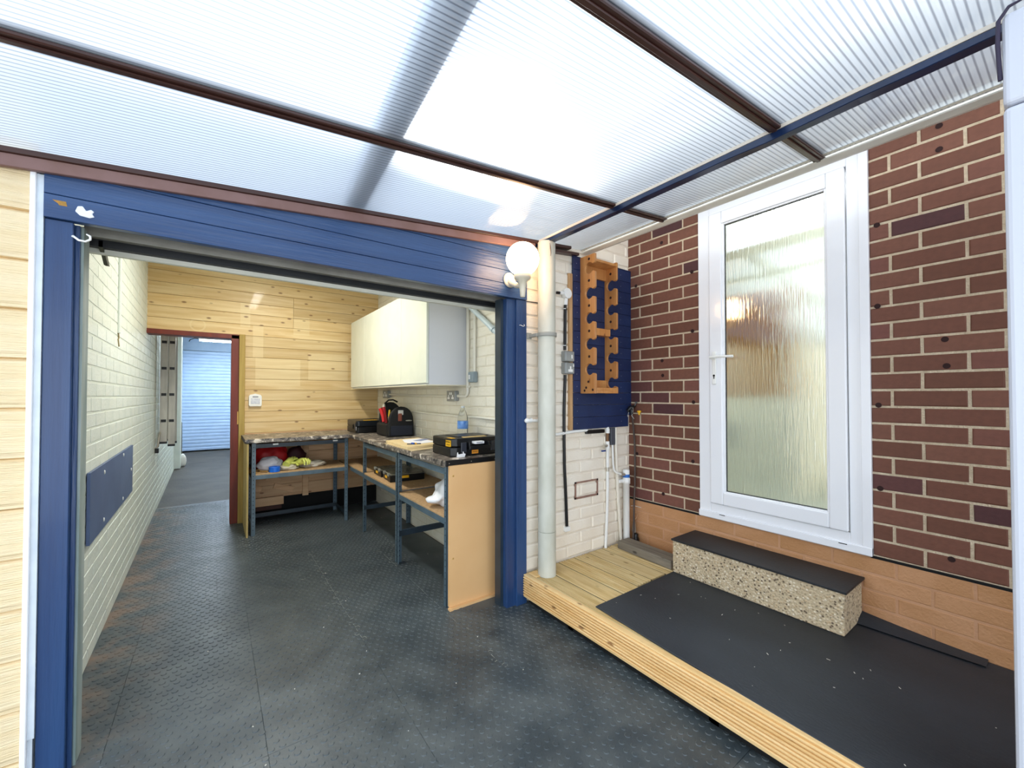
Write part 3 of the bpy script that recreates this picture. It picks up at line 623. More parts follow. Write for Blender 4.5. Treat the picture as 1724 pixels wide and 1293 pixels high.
# the room behind the glass
struct(G().box(2.84, -2.3, .45, 4.2, .3, .5).box(4.2, -2.3, .5, 4.3, .3, 2.8).box(2.84, .3, .5, 4.3, .4, 2.8).box(2.84, -2.4, .5, 4.3, -2.3, 2.8).box(2.84, -2.4, 2.8, 4.3, .4, 2.9).build('wall_hall', M('hall_paint', '#DCE2D8', '#E4E8DE', .8)))
cb = thing('wooden_cupboard', (3.4, -.58, 1.28), 'amber wooden cupboard seen blurred through the patterned door glass', 'cupboard')
B(3.30, -.86, 1.28, 3.62, -.30, 2.03).build('body', M('amber_wood', '#B97A12', '#CB9020', .5), cb, bevel=.004); B(3.285, -.85, 1.29, 3.30, -.585, 2.02).build('door', MATS['amber_wood'], cb, bevel=.003); B(3.285, -.575, 1.29, 3.30, -.31, 2.02).build('door', MATS['amber_wood'], cb, bevel=.003)
hl = bpy.data.lights.new('hall_light', 'AREA'); hl.energy = 22; hl.size = .6; hl.color = (.95, .99, 1); ho = bpy.data.objects.new('hall_light', hl); C.objects.link(ho); ho.location = (3.5, -1, 2.75)

# ------------------------------------------------------------------ raised deck
dk = thing('timber_deck', (2.1, -1.2, 0), 'raised timber deck with grooved pine fascia below the glazed door', 'deck')
DZ = .180
# fascia with grooves, profile in x-z swept along y
pts = [(1.588, .050), (1.561, .050)]
nz_ = 8; h0, h1 = .056, .174
for i in range(nz_):
    a = h0 + (h1-h0)*i/nz_; b = h0 + (h1-h0)*(i+1)/nz_; q = (b-a)
    pts += [(1.561, a+q*.15), (1.557, a+q*.35), (1.557, a+q*.62), (1.561, a+q*.78), (1.567, a+q*.82), (1.567, a+q*.96)]
pts += [(1.561, .179), (1.563, .185), (1.588, .185)]
G().prism(pts, 1, -3.6, -.028).build('fascia_board', fasciaw, dk)
def grooved(x0, x1, y0, y1, ng, name='decking_board'):
    pts = [(x0, .152), (x1, .152), (x1, DZ-.002), (x1-.002, DZ)]
    if ng:
        p = (x1-x0-.012)/ng
        for i in range(ng):
            xr_ = x1-.006-i*p; pts += [(xr_, DZ), (xr_-p*.10, DZ-.006), (xr_-p*.50, DZ-.006), (xr_-p*.60, DZ)]
    pts += [(x0+.002, DZ), (x0, DZ-.002)]
    return G().prism(pts, 1, y0, y1).build(name, deckw, dk)
edges = [1.590, 1.722, 1.866, 2.010, 2.150, 2.290, 2.430, 2.602]
gro = [9, 12, 6, 5, 0, 4, 0]
for i in range(7): grooved(edges[i]+.004, edges[i+1]-.004, -3.6 if i < 3 else (-.53 if i < 5 else -.56), -.010, gro[i])
gap_shade_m = M('gap_shade', '#2A2219', '#3A3024', .95)  # dark strips added between the boards, the shade there put into colour
for i in range(1, 7): B(edges[i]-.0045, -.53 if i > 3 else -.56, .150, edges[i]+.0045, -.010, DZ-.003).build('gap_shade', gap_shade_m, dk)
B(1.595, -.105, DZ, 1.66, -.03, DZ+.006).build('packing_piece', fasciaw, dk, bevel=.002)
B(2.015, -3.6, .06, 2.602, -.54, .176).build('concrete_base', M('pale_concrete', '#C6B294', '#D8C8AC', .9, bump=.4), dk)
for y in (-.4, -1.2, -2.0, -2.8): B(1.60, y-.02, 0, 2.0, y+.02, .152).build('joist', pine_rough, dk)
B(1.60, -3.6, 0.0, 1.66, -.05, .05).build('bearer', dark, dk)
mat = thing('rubber_mat', (2.1, -1.5, DZ), 'large black rubber mat covering the deck in front of the concrete step', 'mat')
G().prism([(1.628, -.557), (2.36, -.551), (2.36, -.553), (2.602, -1.43), (2.602, -3.6), (1.560+.006, -3.6), (1.572, -1.65), (1.60, -1.0)], 2, DZ+.0005, DZ+.0075).build('sheet', deckmat, mat, bevel=.002)
g = G(); rq = random.Random(6)
for i in range(26):
    x, y = rq.uniform(1.66, 2.3), rq.uniform(-1.9, -.6); s = rq.uniform(.0015, .003)
    g.box(x, y, DZ+.0078, x + s*rq.uniform(1, 5), y + s, DZ+.0085, rot=(0, 0, rq.uniform(0, 3)))
o = g.build('debris', MATS['debris_pale'], mat); o['kind'] = 'stuff'
# lifted corner flap by the wall
g = G(); rows = 8
for i in range(rows+1):
    t = i/rows; y = -1.405 - t*.42; lift = .030*(1-t)**1.6
    g.v += [(2.520 + .02*t, y, DZ+.010), (2.575, y, DZ+.011+lift*.7), (2.602, y, DZ+.012+lift), (2.602, y, DZ+.018+lift), (2.570, y, DZ+.017+lift*.75), (2.515+.02*t, y, DZ+.014)]
for i in range(rows):
    for k in range(6): a = i*6+k; b = i*6+(k+1) % 6; g.f.append((a, b, b+6, a+6))
g.f += [tuple(range(6)), tuple(rows*6+k for k in range(5, -1, -1))]
g.build('curled_edge', deckmat, mat)
st = thing('concrete_step', (2.47, -.98, DZ), 'exposed aggregate concrete step block under the glazed door, topped with black rubber', 'step')
B(2.335, -1.418, DZ+.008, 2.600, -.553, .384).build('block', agg, st, bevel=.006, seg=2)
B(2.325, -1.430, .3845, 2.602, -.548, .396).build('rubber_top', black_rub, st, bevel=.002)
sl = B(2.375, -.525, DZ, 2.495, -.078, .236, rot=(0, 0, -.05)).build('timber_sleeper', sleeperw, bevel=.004)
tag(sl, 'weathered grey timber offcut lying on the deck against the white pipes', 'timber')

# ------------------------------------------------------------------ tall white cabinet edge, right border
wc = thing('white_cabinet', (1.75, -2.3, DZ), 'tall smooth white cabinet cut off by the right edge of the picture', 'cabinet')
B(1.62, -2.62, DZ+.008, 1.95, -1.952, 2.022).build('body', M('cool_white_panel', '#CDD0DA', rough=.4), wc, bevel=.012, seg=3)
B(1.619, -2.62, 2.026, 1.95, -1.952, 2.262).build('top_panel', MATS['cool_white_panel'], wc, bevel=.012, seg=3)
tag(G().tube([(1.63, -1.948, 2.10), (1.622, -1.945, 2.19), (1.620, -1.947, 2.25), (1.618, -1.965, 2.275), (1.615, -2.05, 2.289), (1.61, -2.3, 2.292)], .0045, 8).build('cable', M('dark_purple_cable', '#2A1F3A', rough=.5), smooth=True), 'dark cable looped over the top corner of the white cabinet', 'cable')

# ------------------------------------------------------------------ soil pipe
sp = thing('soil_pipe', (1.685, -.105, DZ), 'thick pale grey soil pipe rising from the deck to the roof beam', 'pipe')
pg = M('pale_grey_pipe', '#C2C0B0', '#D2D0C2', .45, scale=9, stretch=(1, 1, .5))
G().lathe([(.0560, 0), (.0560, .27)], (1.685, -.105, DZ), 32).build('lower_pipe', pg, sp, smooth=True)
G().lathe([(.0552, 0), (.0552, 1.798)], (1.685, -.105, DZ+.272), 32).build('upper_pipe', pg, sp, smooth=True)
col = G().lathe([(.0555, 0), (.062, 0), (.063, .004), (.063, .020), (.062, .024), (.0555, .024)], (1.685, -.105, 1.658), 32).build('pipe_clip', M('grey_clip', '#9A9A92', rough=.5), sp, smooth=True)
G().box(1.618, -.085, 1.660, 1.640, -.0, 1.680).box(1.600, -.012, 1.650, 1.640, -.004, 1.690).build('bracket', MATS['grey_clip'], sp, bevel=.002)
G().tube([(1.665, -.160, 2.23), (1.668, -.161, 2.20), (1.672, -.1612, 2.17), (1.668, -.161, 2.15)], [.001, .0025, .0015, .0008], 6).build('crack', M('crack_brown', '#5A4028', rough=.9), sp)

# ------------------------------------------------------------------ globe lamp
gl = thing('globe_lamp', (1.448, -.033, 1.99), 'lit white globe wall lamp on a bracket at the right end of the blue header', 'lamp')
lampc = M('cream_lamp_plastic', '#D9CDB4', '#E2D8C2', .4)
G().lathe([(.0, 0), (.044, 0), (.045, .006), (.036, .016), (.0, .018)], (1.448, -.033, 1.992), 28, FWD).build('wall_plate', lampc, gl, smooth=True)
G().tube([(1.448, -.045, 1.985), (1.445, -.08, 1.960), (1.435, -.13, 1.935), (1.424, -.175, 1.925), (1.422, -.2, 1.928)], [.026, .019, .015, .014, .014], 14).build('arm', lampc, gl, smooth=True)
G().lathe([(.011, -.112), (.014, -.108), (.018, -.06), (.023, -.03), (.026, -.028), (.026, -.020), (.044, -.010), (.048, .0), (.048, .018), (.044, .022)], (1.422, -.2, 1.965), 28).build('cup', lampc, gl, smooth=True)
prof = [(.095*math.sin(PI*t/24), .095*-math.cos(PI*t/24)) for t in range(3, 25)]
gm = bpy.data.materials.new('lit_opal_glass'); gm.use_nodes = True; nn = gm.node_tree.nodes; pp = nn['Principled BSDF']; pp.inputs['Base Color'].default_value = (.9, .88, .82, 1); pp.inputs['Roughness'].default_value = .25
pp.inputs['Emission Color'].default_value = (1, .62, .32, 1); pp.inputs['Emission Strength'].default_value = 15
G().lathe([(max(r, .001), h) for r, h in prof], (1.422, -.2, 2.072), 36).build('globe', gm, gl, smooth=True)

# ------------------------------------------------------------------ blue board with the wooden rack
bb = thing('blue_board', (2.3, -.02, 1.05), 'navy blue panel of horizontal boards fixed to the white brick wall', 'board')
z = 1.055; i = 0
while z < 2.25:
    z1 = min(z+.0853, 2.258); B(1.993, -.030, z+.0009, 2.612 if z > 1.14 else 2.575, -.014, z1-.0009).build('board', blue_board, bb, bevel=.0015)
    z += .0853; i += 1
B(1.958, -.026, 1.055, 1.990, -.004, 2.13).build('side_batten', M('bare_batten', '#B58A5C', '#D0A878', .7, stretch=(4, 4, .5)), bb, bevel=.002)
B(2.02, -.014, 1.07, 2.06, -.005, 2.24).build('rear_batten', pine_rough, bb); B(2.5, -.014, 1.17, 2.54, -.005, 2.24).build('rear_batten', pine_rough, bb)
g = G()
for k in range(14):
    for x in (2.027, 2.49): g.lathe([(0, 0), (.0028, 0), (.0022, .001)], (x+random.uniform(-.004, .004), -.0300, 1.098+k*.0853), 6, FWD)
o = g.build('screw_heads', M('screw_head', '#9AA3B0', rough=.4), bb); o['kind'] = 'stuff'
rk = thing('rod_rack', (2.19, -.03, 1.305), 'orange varnished pine rack with notched uprights hanging on the blue board', 'rack')
def upright(x, y_f, z0, z1, notches, holes, th, extra=()):
    """board in the y-z plane with keyhole notches open at the front (-Y) edge"""
    yb, yf = -.0305, y_f
    pts = [(yb, z0), (yf, z0)]
    r = .039; nk = .025; cy = yf + .052; n_ = 1
    for zc in notches:
        if zc > z1: continue
        a0 = math.asin(nk/r); pts += [(yf, zc-nk-.012), (yf+.006, zc-nk-.004)]
        for t in range(15):
            a = -PI/2 - (PI/2 - a0) + (2*(PI - a0)) * t/14     # sweeps round the back
            ang = PI + a0 + (2*PI - 2*a0) * t/14
            pts.append((cy + r*math.cos(ang), zc + r*math.sin(ang) * 1.0))
        pts += [(yf+.006, zc+nk+.004), (yf, zc+nk+.012)]
    pts += [(yf, z1), (yb, z1)]
    o = G().prism(pts, 0, x, x+th).build('upright', rackw, rk, bevel=.0012)
    for zc in holes: G().lathe([(0, 0), (.0095, 0), (.0095, .001)], (x-.0002, cy, zc), 12, Matrix.Rotation(-PI/2, 3, 'Y')).build('peg_hole', hole_m, o)
    for (yy, zz) in extra: G().lathe([(0, 0), (.0085, 0), (.0085, .001)], (x-.0002, yy, zz), 12, Matrix.Rotation(-PI/2, 3, 'Y')).build('peg_hole', hole_m, o)
    return o
upright(2.058, -.166, 1.305, 2.250, [1.469, 1.642, 1.818, 1.988, 2.160], [1.556, 1.73, 1.903, 2.074, 2.222], .018, extra=((-.085, 1.345), (-.07, 1.325), (-.105, 1.385), (-.145, 1.330)))
upright(2.308, -.140, 1.305, 2.240, [1.383, 1.561, 1.734, 1.909, 2.084], [1.472, 1.648, 1.822, 1.996, 2.168], .018)
B(2.076, -.150, 2.205, 2.308, -.030, 2.222).build('top_shelf', rackw, rk, bevel=.0015); B(2.076, -.048, 2.125, 2.308, -.0305, 2.205).build('top_rail', rackw, rk, bevel=.0015)
B(2.076, -.085, 1.715, 2.308, -.0305, 1.765).build('middle_rail', rackw, rk, bevel=.0015)
B(2.076, -.150, 1.307, 2.308, -.030, 1.324).build('bottom_shelf', rackw, rk, bevel=.0015); B(2.076, -.150, 1.324, 2.308, -.137, 1.345).build('front_lip', rackw, rk, bevel=.0015); B(2.076, -.048, 1.324, 2.308, -.0305, 1.40).build('bottom_rail', rackw, rk, bevel=.0015)

# ------------------------------------------------------------------ electrics and pipes on the white wall
jb = thing('junction_box', (1.935, -.01, 1.985), 'round white conduit junction box left of the blue board', 'junction box')
G().lathe([(0, 0), (.036, 0), (.036, .028), (.033, .031), (0, .031)], (1.938, -.006, 1.985), 24, FWD).build('body', white_gloss, jb, smooth=False)
G().tube([(1.90, -.02, 1.983), (1.872, -.02, 1.981)], .013, 12).tube([(1.934, -.02, 1.955), (1.928, -.02, 1.905)], .014, 12).build('spout', white_gloss, jb, smooth=True)
G().tube([(1.873, -.02, 1.981), (1.848, -.02, 1.979)], .0095, 10).build('stub', black_pl, jb, smooth=True)
cd = thing('black_cable', (1.925, -.01, .39), 'thick black cable running down the white wall beside the soil pipe', 'cable')
G().tube([(1.927, -.018, 1.91), (1.923, -.018, 1.60)], .0105, 10).build('upper_run', black_pl, cd, smooth=True)
G().tube([(1.925, -.018, 1.43), (1.915, -.018, 1.2), (1.914, -.018, 1.0), (1.918, -.018, .8), (1.930, -.018, .6), (1.938, -.018, .41)], .0105, 10).build('lower_run', black_pl, cd, smooth=True)
B(1.915, -.03, .375, 1.962, -.006, .405).build('end_clip', white_gloss, cd, bevel=.003)
for z in (1.88, 1.63): G().tube([(1.910, -.012, z), (1.919, -.030, z), (1.934, -.012, z-.004)], .003, 6).build('clip', white_gloss, cd, smooth=True)
sw = thing('switch_box', (1.94, -.01, 1.52), 'grey metal switch box on the white wall, above the single socket', 'switch')
B(1.896, -.048, 1.520, 1.982, -.006, 1.592).build('back_box', grey_pl, sw, bevel=.008, seg=2)
B(1.900, -.053, 1.523, 1.979, -.047, 1.589).build('front_plate', grey_pl, sw, bevel=.003); B(1.948, -.057, 1.540, 1.960, -.0525, 1.566).build('rocker', white_gloss, sw, bevel=.002)
so = thing('single_socket', (1.94, -.01, 1.43), 'grey metal single socket on the white wall, below the switch box', 'socket')
B(1.896, -.048, 1.436, 1.982, -.006, 1.515).build('back_box', grey_pl, so, bevel=.008, seg=2)
B(1.900, -.053, 1.439, 1.979, -.047, 1.512).build('front_plate', grey_pl, so, bevel=.003)
G().box(1.920, -.056, 1.450, 1.962, -.0525, 1.468).box(1.934, -.056, 1.468, 1.948, -.0525, 1.488).build('outlet', white_gloss, so, bevel=.002); B(1.964, -.057, 1.485, 1.974, -.0525, 1.503).build('rocker', white_gloss, so, bevel=.002)
hp = thing('overflow_pipe', (1.6, -.03, 1.13), 'short white overflow pipe sealed into the pier beside the right blue post', 'pipe')
G().tube([(1.590, -.035, 1.134), (1.68, -.035, 1.131)], .010, 10).build('pipe', white_gloss, hp, smooth=True)
G().tube([(1.565, -.036, 1.134), (1.578, -.038, 1.135), (1.596, -.036, 1.132), (1.612, -.036, 1.136), (1.624, -.035, 1.133)], [.008, .017, .012, .016, .010], 10).build('sealant_blob', white_gloss, hp, smooth=True)
tag(G().tube([(1.745, -.02, 1.030), (1.85, -.02, 1.032), (2.0, -.02, 1.044), (2.13, -.02, 1.046)], .0105, 10).build('white_conduit', white_gloss, smooth=True), 'white horizontal pipe just below the blue board, running behind the soil pipe', 'pipe')
vp = thing('water_pipe', (2.33, -.03, DZ), 'narrow white water pipe with blue isolating valve under the blue board', 'pipe')
G().tube([(2.345, -.022, 1.06), (2.343, -.022, .62), (2.338, -.022, .45), (2.320, -.022, DZ+.001)], .0110, 10).build('pipe', white_gloss, vp, smooth=True)
G().tube([(2.345, -.022, 1.050), (2.345, -.022, 1.015)], .0165, 10).build('coupling', white_gloss, vp, smooth=True)
G().tube([(2.345, -.022, .955), (2.345, -.022, .915), (2.343, -.022, .885)], [.015, .018, .013], 10).build('coupling', white_gloss, vp, smooth=True)
G().tube([(2.345, -.022, 1.015), (2.345, -.022, .955)], .0117, 10).build('copper_section', M('dull_copper', '#7A5A40', metal=.6, rough=.5), vp, smooth=True)
G().tube([(2.335, -.024, .925), (2.305, -.036, .922), (2.282, -.042, .920)], [.012, .010, .012], 10).build('valve', M('chrome_dull', '#C9C3B4', metal=.8, rough=.3), vp, smooth=True)
B(2.262, -.046, .886, 2.302, -.034, .896).build('valve_handle', M('blue_handle', '#1D3E86', rough=.4), vp, bevel=.002)
G().tube([(2.3435, -.022, .765), (2.3435, -.022, .735)], .0128, 10).build('fitting', MATS['chrome_dull'], vp, smooth=True)
tag(B(2.376, -.030, .925, 2.425, -.006, 1.052).build('grey_box', M('slate_grey_box', '#4A4D55', rough=.5), bevel=.003), 'slate grey box tucked under the blue board between two white pipes', 'box')
tag(B(2.12, -.030, 1.020, 2.31, -.008, 1.046).build('black_duct', black_pl, bevel=.004), 'black duct tucked along the bottom edge of the blue board', 'duct')
tag(G().tube([(2.434, -.022, 1.052), (2.440, -.022, .85), (2.46, -.022, .5), (2.492, -.024, DZ+.001)], .0115, 10).build('white_pipe', M('cream_pipe', '#EAE2D2', rough=.4), smooth=True), 'slanting cream white pipe between the water pipe and the waste pipe', 'pipe')
cp = thing('condensate_pipe', (2.45, -.03, .7), 'thin bent white pipe joining the top of the waste pipe', 'pipe')
G().tube([(2.398, -.024, .925), (2.402, -.026, .78), (2.408, -.030, .735), (2.425, -.036, .718), (2.47, -.044, .702), (2.50, -.048, .698)], .0085, 8).build('pipe', white_gloss, cp, smooth=True)
G().tube([(2.468, -.043, .703), (2.505, -.048, .697)], .0115, 8).build('fitting', MATS['chrome_dull'], cp, smooth=True)
wp = thing('waste_pipe', (2.53, -.05, DZ), 'thick white waste pipe with blue tape standing in the wall corner', 'pipe')
G().lathe([(.024, 0), (.024, .445), (.029, .447), (.029, .485), (.025, .487), (.025, .545), (.022, .552)], (2.528, -.045, DZ+.001), 20).build('pipe', white_gloss, wp, smooth=True)
G().lathe([(.0256, 0), (.0262, .001), (.0262, .022), (.0256, .023)], (2.528, -.045, DZ+.495), 20).build('blue_tape', M('blue_tape', '#2466B8', rough=.4), wp, smooth=True)
G().box(2.458, -.040, .634, 2.506, -.010, .660).build('clamp', white_gloss, wp, bevel=.004)
hs = thing('garden_hose', (2.57, -.06, DZ), 'thin brown black hose hanging from the tap down the wall corner', 'hose')
G().tube([(2.560, -.075, 1.165), (2.572, -.075, 1.08), (2.590, -.075, .95), (2.590, -.078, .80), (2.578, -.085, .62), (2.560, -.09, .45), (2.545, -.10, .30), (2.530, -.10, DZ+.008)], .0075, 8).build('hose', M('brown_black_hose', '#3A2E28', '#4A3A30', .4), hs, smooth=True)
tp = thing('outdoor_tap', (2.57, -.06, 1.17), 'black outdoor tap with a yellow hose connector by the corner of the blue board', 'tap')
G().tube([(2.545, -.05, 1.175), (2.552, -.07, 1.200), (2.575, -.075, 1.203), (2.597, -.075, 1.215)], [.014, .017, .014, .009], 10).tube([(2.556, -.07, 1.195), (2.558, -.075, 1.150)], [.013, .010], 10).build('body', black_pl, tp, smooth=True)
G().tube([(2.585, -.08, 1.212), (2.607, -.085, 1.245)], [.006, .004], 6).tube([(2.594, -.075, 1.243), (2.607, -.09, 1.236)], .003, 6).build('lever', M('tap_grey', '#5A5A58', rough=.4), tp, smooth=True)
G().lathe([(.006, -.014), (.008, -.004), (.007, 0), (.015, .006), (.015, .014), (.010, .018)], (2.594, -.115, 1.160), 12).build('yellow_connector', yellow, tp, smooth=True)
G().tube([(2.540, -.052, 1.13), (2.545, -.06, 1.18), (2.556, -.09, 1.20), (2.563, -.08, 1.155), (2.55, -.08, 1.14), (2.567, -.09, 1.115)], .0022, 6).build('wire', M('pale_wire', '#C9C6BC', rough=.4), tp, smooth=True)
tag(G().tube([(2.548, -.075, .462), (2.590, -.078, .455), (2.612, -.14, .446), (2.613, -.2, .440)], .0022, 6).build('wire_tail', MATS['pale_wire'], smooth=True), 'pale wire tail poking along the tan plinth behind the hose', 'wire')
rg = G().tube([(2.575 + .022*math.cos(a), -.09 - .004*math.sin(a), .385 + .027*math.sin(a)) for a in [2*PI*i/16 for i in range(17)]], .003, 6, False).build('ring', M('tan_ring', '#C79A74', rough=.5), smooth=True)
tag(rg, 'small tan ring hanging behind the waste pipe against the plinth', 'ring')
bl = thing('drain_fitting', (2.565, -.12, DZ), 'small black drain fitting wedged in the corner behind the weathered timber', 'fitting')
G().lathe([(.024, 0), (.027, .01), (.025, .04), (.018, .055), (.02, .07), (.008, .078)], (2.572, -.095, DZ+.001), 14).build('body', black_pl, bl, smooth=True)
G().lathe([(.012, .0), (.014, .02), (.010, .07), (.005, .10)], (2.580, -.075, DZ+.075), 10).build('grey_neck', M('clear_grey_plastic', '#A9A49A', rough=.3), bl, smooth=True)

# ------------------------------------------------------------------ benches
def angle_leg(x, y, dx, dy, h, parent, name='leg', mat=None, t=.0025, wd=.034):
    g = G(); x1 = x + dx*wd; y1 = y + dy*wd
    g.box(min(x, x1), min(y, y + dy*t), 0.001, max(x, x1), max(y, y + dy*t), h); g.box(min(x, x + dx*t), min(y, y1), 0.001, max(x, x + dx*t), max(y, y1), h)
    o = g.build(name, mat or steel_blue, parent)
    g = G(); z = .05
    while z < h - .03:
        g.box(min(x, x+dx*t)-.0004, y + dy*wd*.5 - .003, z, max(x, x+dx*t)+.0004, y + dy*wd*.5 + .003, z+.008)
        g.box(x + dx*wd*.5 - .003, min(y, y+dy*t)-.0004, z, x + dx*wd*.5 + .003, max(y, y+dy*t)+.0004, z+.008); z += .038
    q = g.build('slots', dark, o); q['kind'] = 'stuff'; return o
BX0, BX1 = 1.155, 1.618
def bench(name, label, xa, xb, ya, yb, H, shelf, deep_rail, loc, front='x'):
    t = thing(name, loc, label, 'bench', 'blue grey steel workbenches')
    for (x, dx) in ((xa, 1), (xb, -1)):
        for (y, dy) in ((ya, 1), (yb, -1)): angle_leg(x, y, dx, dy, H, t)
    for z in (H-.05, shelf-.040, deep_rail):
        low = z == deep_rail
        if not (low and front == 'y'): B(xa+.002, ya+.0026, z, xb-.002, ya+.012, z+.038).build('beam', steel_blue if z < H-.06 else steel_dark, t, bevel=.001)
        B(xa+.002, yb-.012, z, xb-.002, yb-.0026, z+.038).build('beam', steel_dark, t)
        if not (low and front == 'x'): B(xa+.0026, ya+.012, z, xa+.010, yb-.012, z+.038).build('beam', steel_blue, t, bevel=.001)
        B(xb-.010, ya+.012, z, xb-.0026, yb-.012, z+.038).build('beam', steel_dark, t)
    B(xa+.004, ya+.004, shelf-.002, xb-.004, yb-.004, shelf+.010).build('shelf', chip, t, bevel=.001)
    return t
HB = .853
b1 = bench('workbench', 'steel workbench unit at the front, beside the tan end panel', BX0, BX1, .215, 1.040, HB, .535, .205, (1.38, .6, 0))
b2 = bench('workbench', 'steel workbench unit in the middle of the right wall, holding the black organiser cases', BX0, BX1, 1.052, 1.950, HB, .548, .205, (1.38, 1.5, 0))
b3 = bench('workbench', 'steel workbench unit along the pine wall, left of the corner', .285, 1.135, 2.405, 2.90, HB, .555, .045, (.7, 2.65, 0), 'y')
# low shelf bridging the corner
tg = thing('corner_shelf', (1.38, 2.4, .56), 'corner chipboard shelf linking the two bench runs', 'shelf'); B(1.160, 1.96, .550, 1.615, 2.88, .562).build('board', chip, tg, bevel=.001); B(1.157, 1.96, .515, 1.168, 2.40, .552).build('edge_beam', steel_blue, tg)
B(1.157, 2.88, .52, 1.615, 2.896, .550).build('rear_beam', steel_dark, tg)
# small plates on the back bench rail
for x in (.455, .985): B(x, 2.398, .826, x+.045, 2.404, .840).build('rail_label', white_gloss, b3)
ep = thing('end_panel', (1.39, .19, 0), 'tan board panel closing the front end of the workbench', 'panel')
B(1.160, .185, .012, 1.615, .205, .862).build('board', mdf, ep, bevel=.001); B(1.150, .160, 0, 1.61, .184, .014).build('floor_strip', mdf, ep)
for x, z in ((1.185, .80), (1.185, .30), (1.6, .30)): G().lathe([(0, 0), (.006, 0), (.005, .001)], (x, .1848, z), 10, FWD).build('screw', M('brass_screw', '#C79A50', metal=.5, rough=.4), ep)
tag(B(.247, 2.375, .0, .262, 2.925, .850).build('side_panel', M('mdf_olive', '#B39A5E', '#BFA76A', .65), bevel=.001), 'upright board panel closing the left end of the back workbench', 'panel')
wt = thing('worktop', (1.4, 1.5, .86), 'marbled laminate worktop turning the corner over the steel workbenches', 'worktop')
B(1.143, .212, HB, 1.622, 2.985, .892).build('right_run', marb, wt, bevel=.006, seg=2)
B(.232, 2.368, HB, 1.141, 2.985, .892).build('rear_run', marb, wt, bevel=.006, seg=2)
es = B(1.143, .200, .858, 1.622, .212, .894).build('edge_strip', black_pl, wt, bevel=.002)
B(.2345, 2.375, .856, .2325-.0035, 2.985, .889).build('side_edge', M('dark_edge', '#3A2E28', rough=.6), wt)
for x in (1.165, 1.32, 1.50): G().lathe([(0, 0), (.0035, 0), (.003, .001)], (x, .1999, .876), 8, FWD).build('screw', MATS['chrome_dull'], es)

# ------------------------------------------------------------------ wall cabinets
bounds = [.792, 1.309, 1.829, 2.364, 2.874]
cab_m = M('pale_mint_gloss', '#E4EADB', '#E9EEE0', .16, coat=.4); cab_side = M('pale_grey_carcass', '#D9DBDF', rough=.5)
nm = ['nearest the garage door', 'second from the garage door', 'third from the garage door', 'next to the pine wall']
for i in range(4):
    y0, y1 = bounds[i], bounds[i+1]
    t = thing('wall_cabinet', (1.46, (y0+y1)/2, 1.37), 'glossy pale wall cabinet unit above the worktop, ' + nm[i], 'cabinet', 'wall cabinets above the worktop')
    B(1.300, y0+.001, 1.375, 1.622, y1-.001, 2.13).build('carcass', cab_side, t, bevel=.001)
    B(1.280, y0+.002, 1.386, 1.298, y1-.002, 2.13).build('door', cab_m, t, bevel=.0015)
    B(1.284, y0+.002, 1.368, 1.62, y1-.002, 1.375).build('light_rail', M('cream_rail2', '#E6E0C8', rough=.5), t)

# ------------------------------------------------------------------ services on the inner right wall
def twin_socket(y, z, label):
    t = thing('twin_socket', (1.62, y, z-.04), label, 'socket', 'grey metal sockets inside the garage')
    B(1.590, y-.070, z-.042, 1.626, y+.070, z+.042).build('back_box', grey_pl, t, bevel=.006); B(1.585, y-.073, z-.044, 1.591, y+.073, z+.044).build('front_plate', grey_pl, t, bevel=.003)
    for s in (-1, 1):
        G().box(1.582, y+s*.035-.018, z-.026, 1.5855, y+s*.035+.018, z-.010).box(1.582, y+s*.035-.006, z-.010, 1.5855, y+s*.035+.006, z+.008).build('outlet', white_gloss, t, bevel=.001)
        B(1.581, y+s*.014-.006, z+.010, 1.5855, y+s*.014+.006, z+.030).build('rocker', white_gloss, t, bevel=.001)
    return t
twin_socket(.99, 1.288, 'grey twin socket under the near end of the wall cabinets')
twin_socket(2.60, 1.307, 'grey twin socket in the far corner above the tool bag')
t = thing('switch_box', (1.62, .665, 1.40), 'small grey switch box beside the near end of the wall cabinets', 'switch')
B(1.590, .625, 1.392, 1.626, .705, 1.475).build('back_box', M('blue_grey_box', '#8C9AA0', rough=.4), t, bevel=.008, seg=2); B(1.584, .628, 1.395, 1.591, .702, 1.472).build('front_plate', MATS['blue_grey_box'], t, bevel=.003); B(1.580, .672, 1.416, 1.585, .690, 1.45).build('rocker', white_gloss, t, bevel=.001)
ct = thing('white_conduit', (1.61, .75, 1.3), 'white conduit dropping beside the wall cabinets and turning to the sockets', 'conduit')
pw = M('white_conduit_plastic', '#EAE6D8', rough=.45)
G().tube([(1.612, .755, 2.08), (1.612, .755, 1.325), (1.612, .762, 1.300), (1.612, .785, 1.288), (1.612, .915, 1.288)], .0120, 10).build('drop', pw, ct, smooth=True)
G().tube([(1.612, 1.065, 1.288), (1.612, 1.8, 1.292), (1.612, 2.525, 1.306)], .0100, 10).build('run', pw, ct, smooth=True)
G().tube([(1.612, .755, 1.36), (1.612, .730, 1.36)], .010, 8).build('elbow', pw, ct, smooth=True)
tag(G().tube([(1.612, .650, 2.04), (1.612, .650, 1.475)], .0110, 10).build('white_conduit', pw, smooth=True), 'short vertical white conduit above the small grey switch box', 'conduit')
dp = thing('sloping_pipe', (1.6, .5, 1.7), 'pale blue grey pipe sloping down behind the right blue post', 'pipe')
G().tube([(1.590, .735, 2.01), (1.590, .20, 1.655)], .0200, 14).build('pipe', M('blue_grey_pipe', '#C3D2D6', '#CDDADC', .4), dp, smooth=True)
G().tube([(1.590, .375, 1.771), (1.590, .345, 1.751)], .0250, 14).build('coupling', MATS['blue_grey_pipe'], dp, smooth=True)
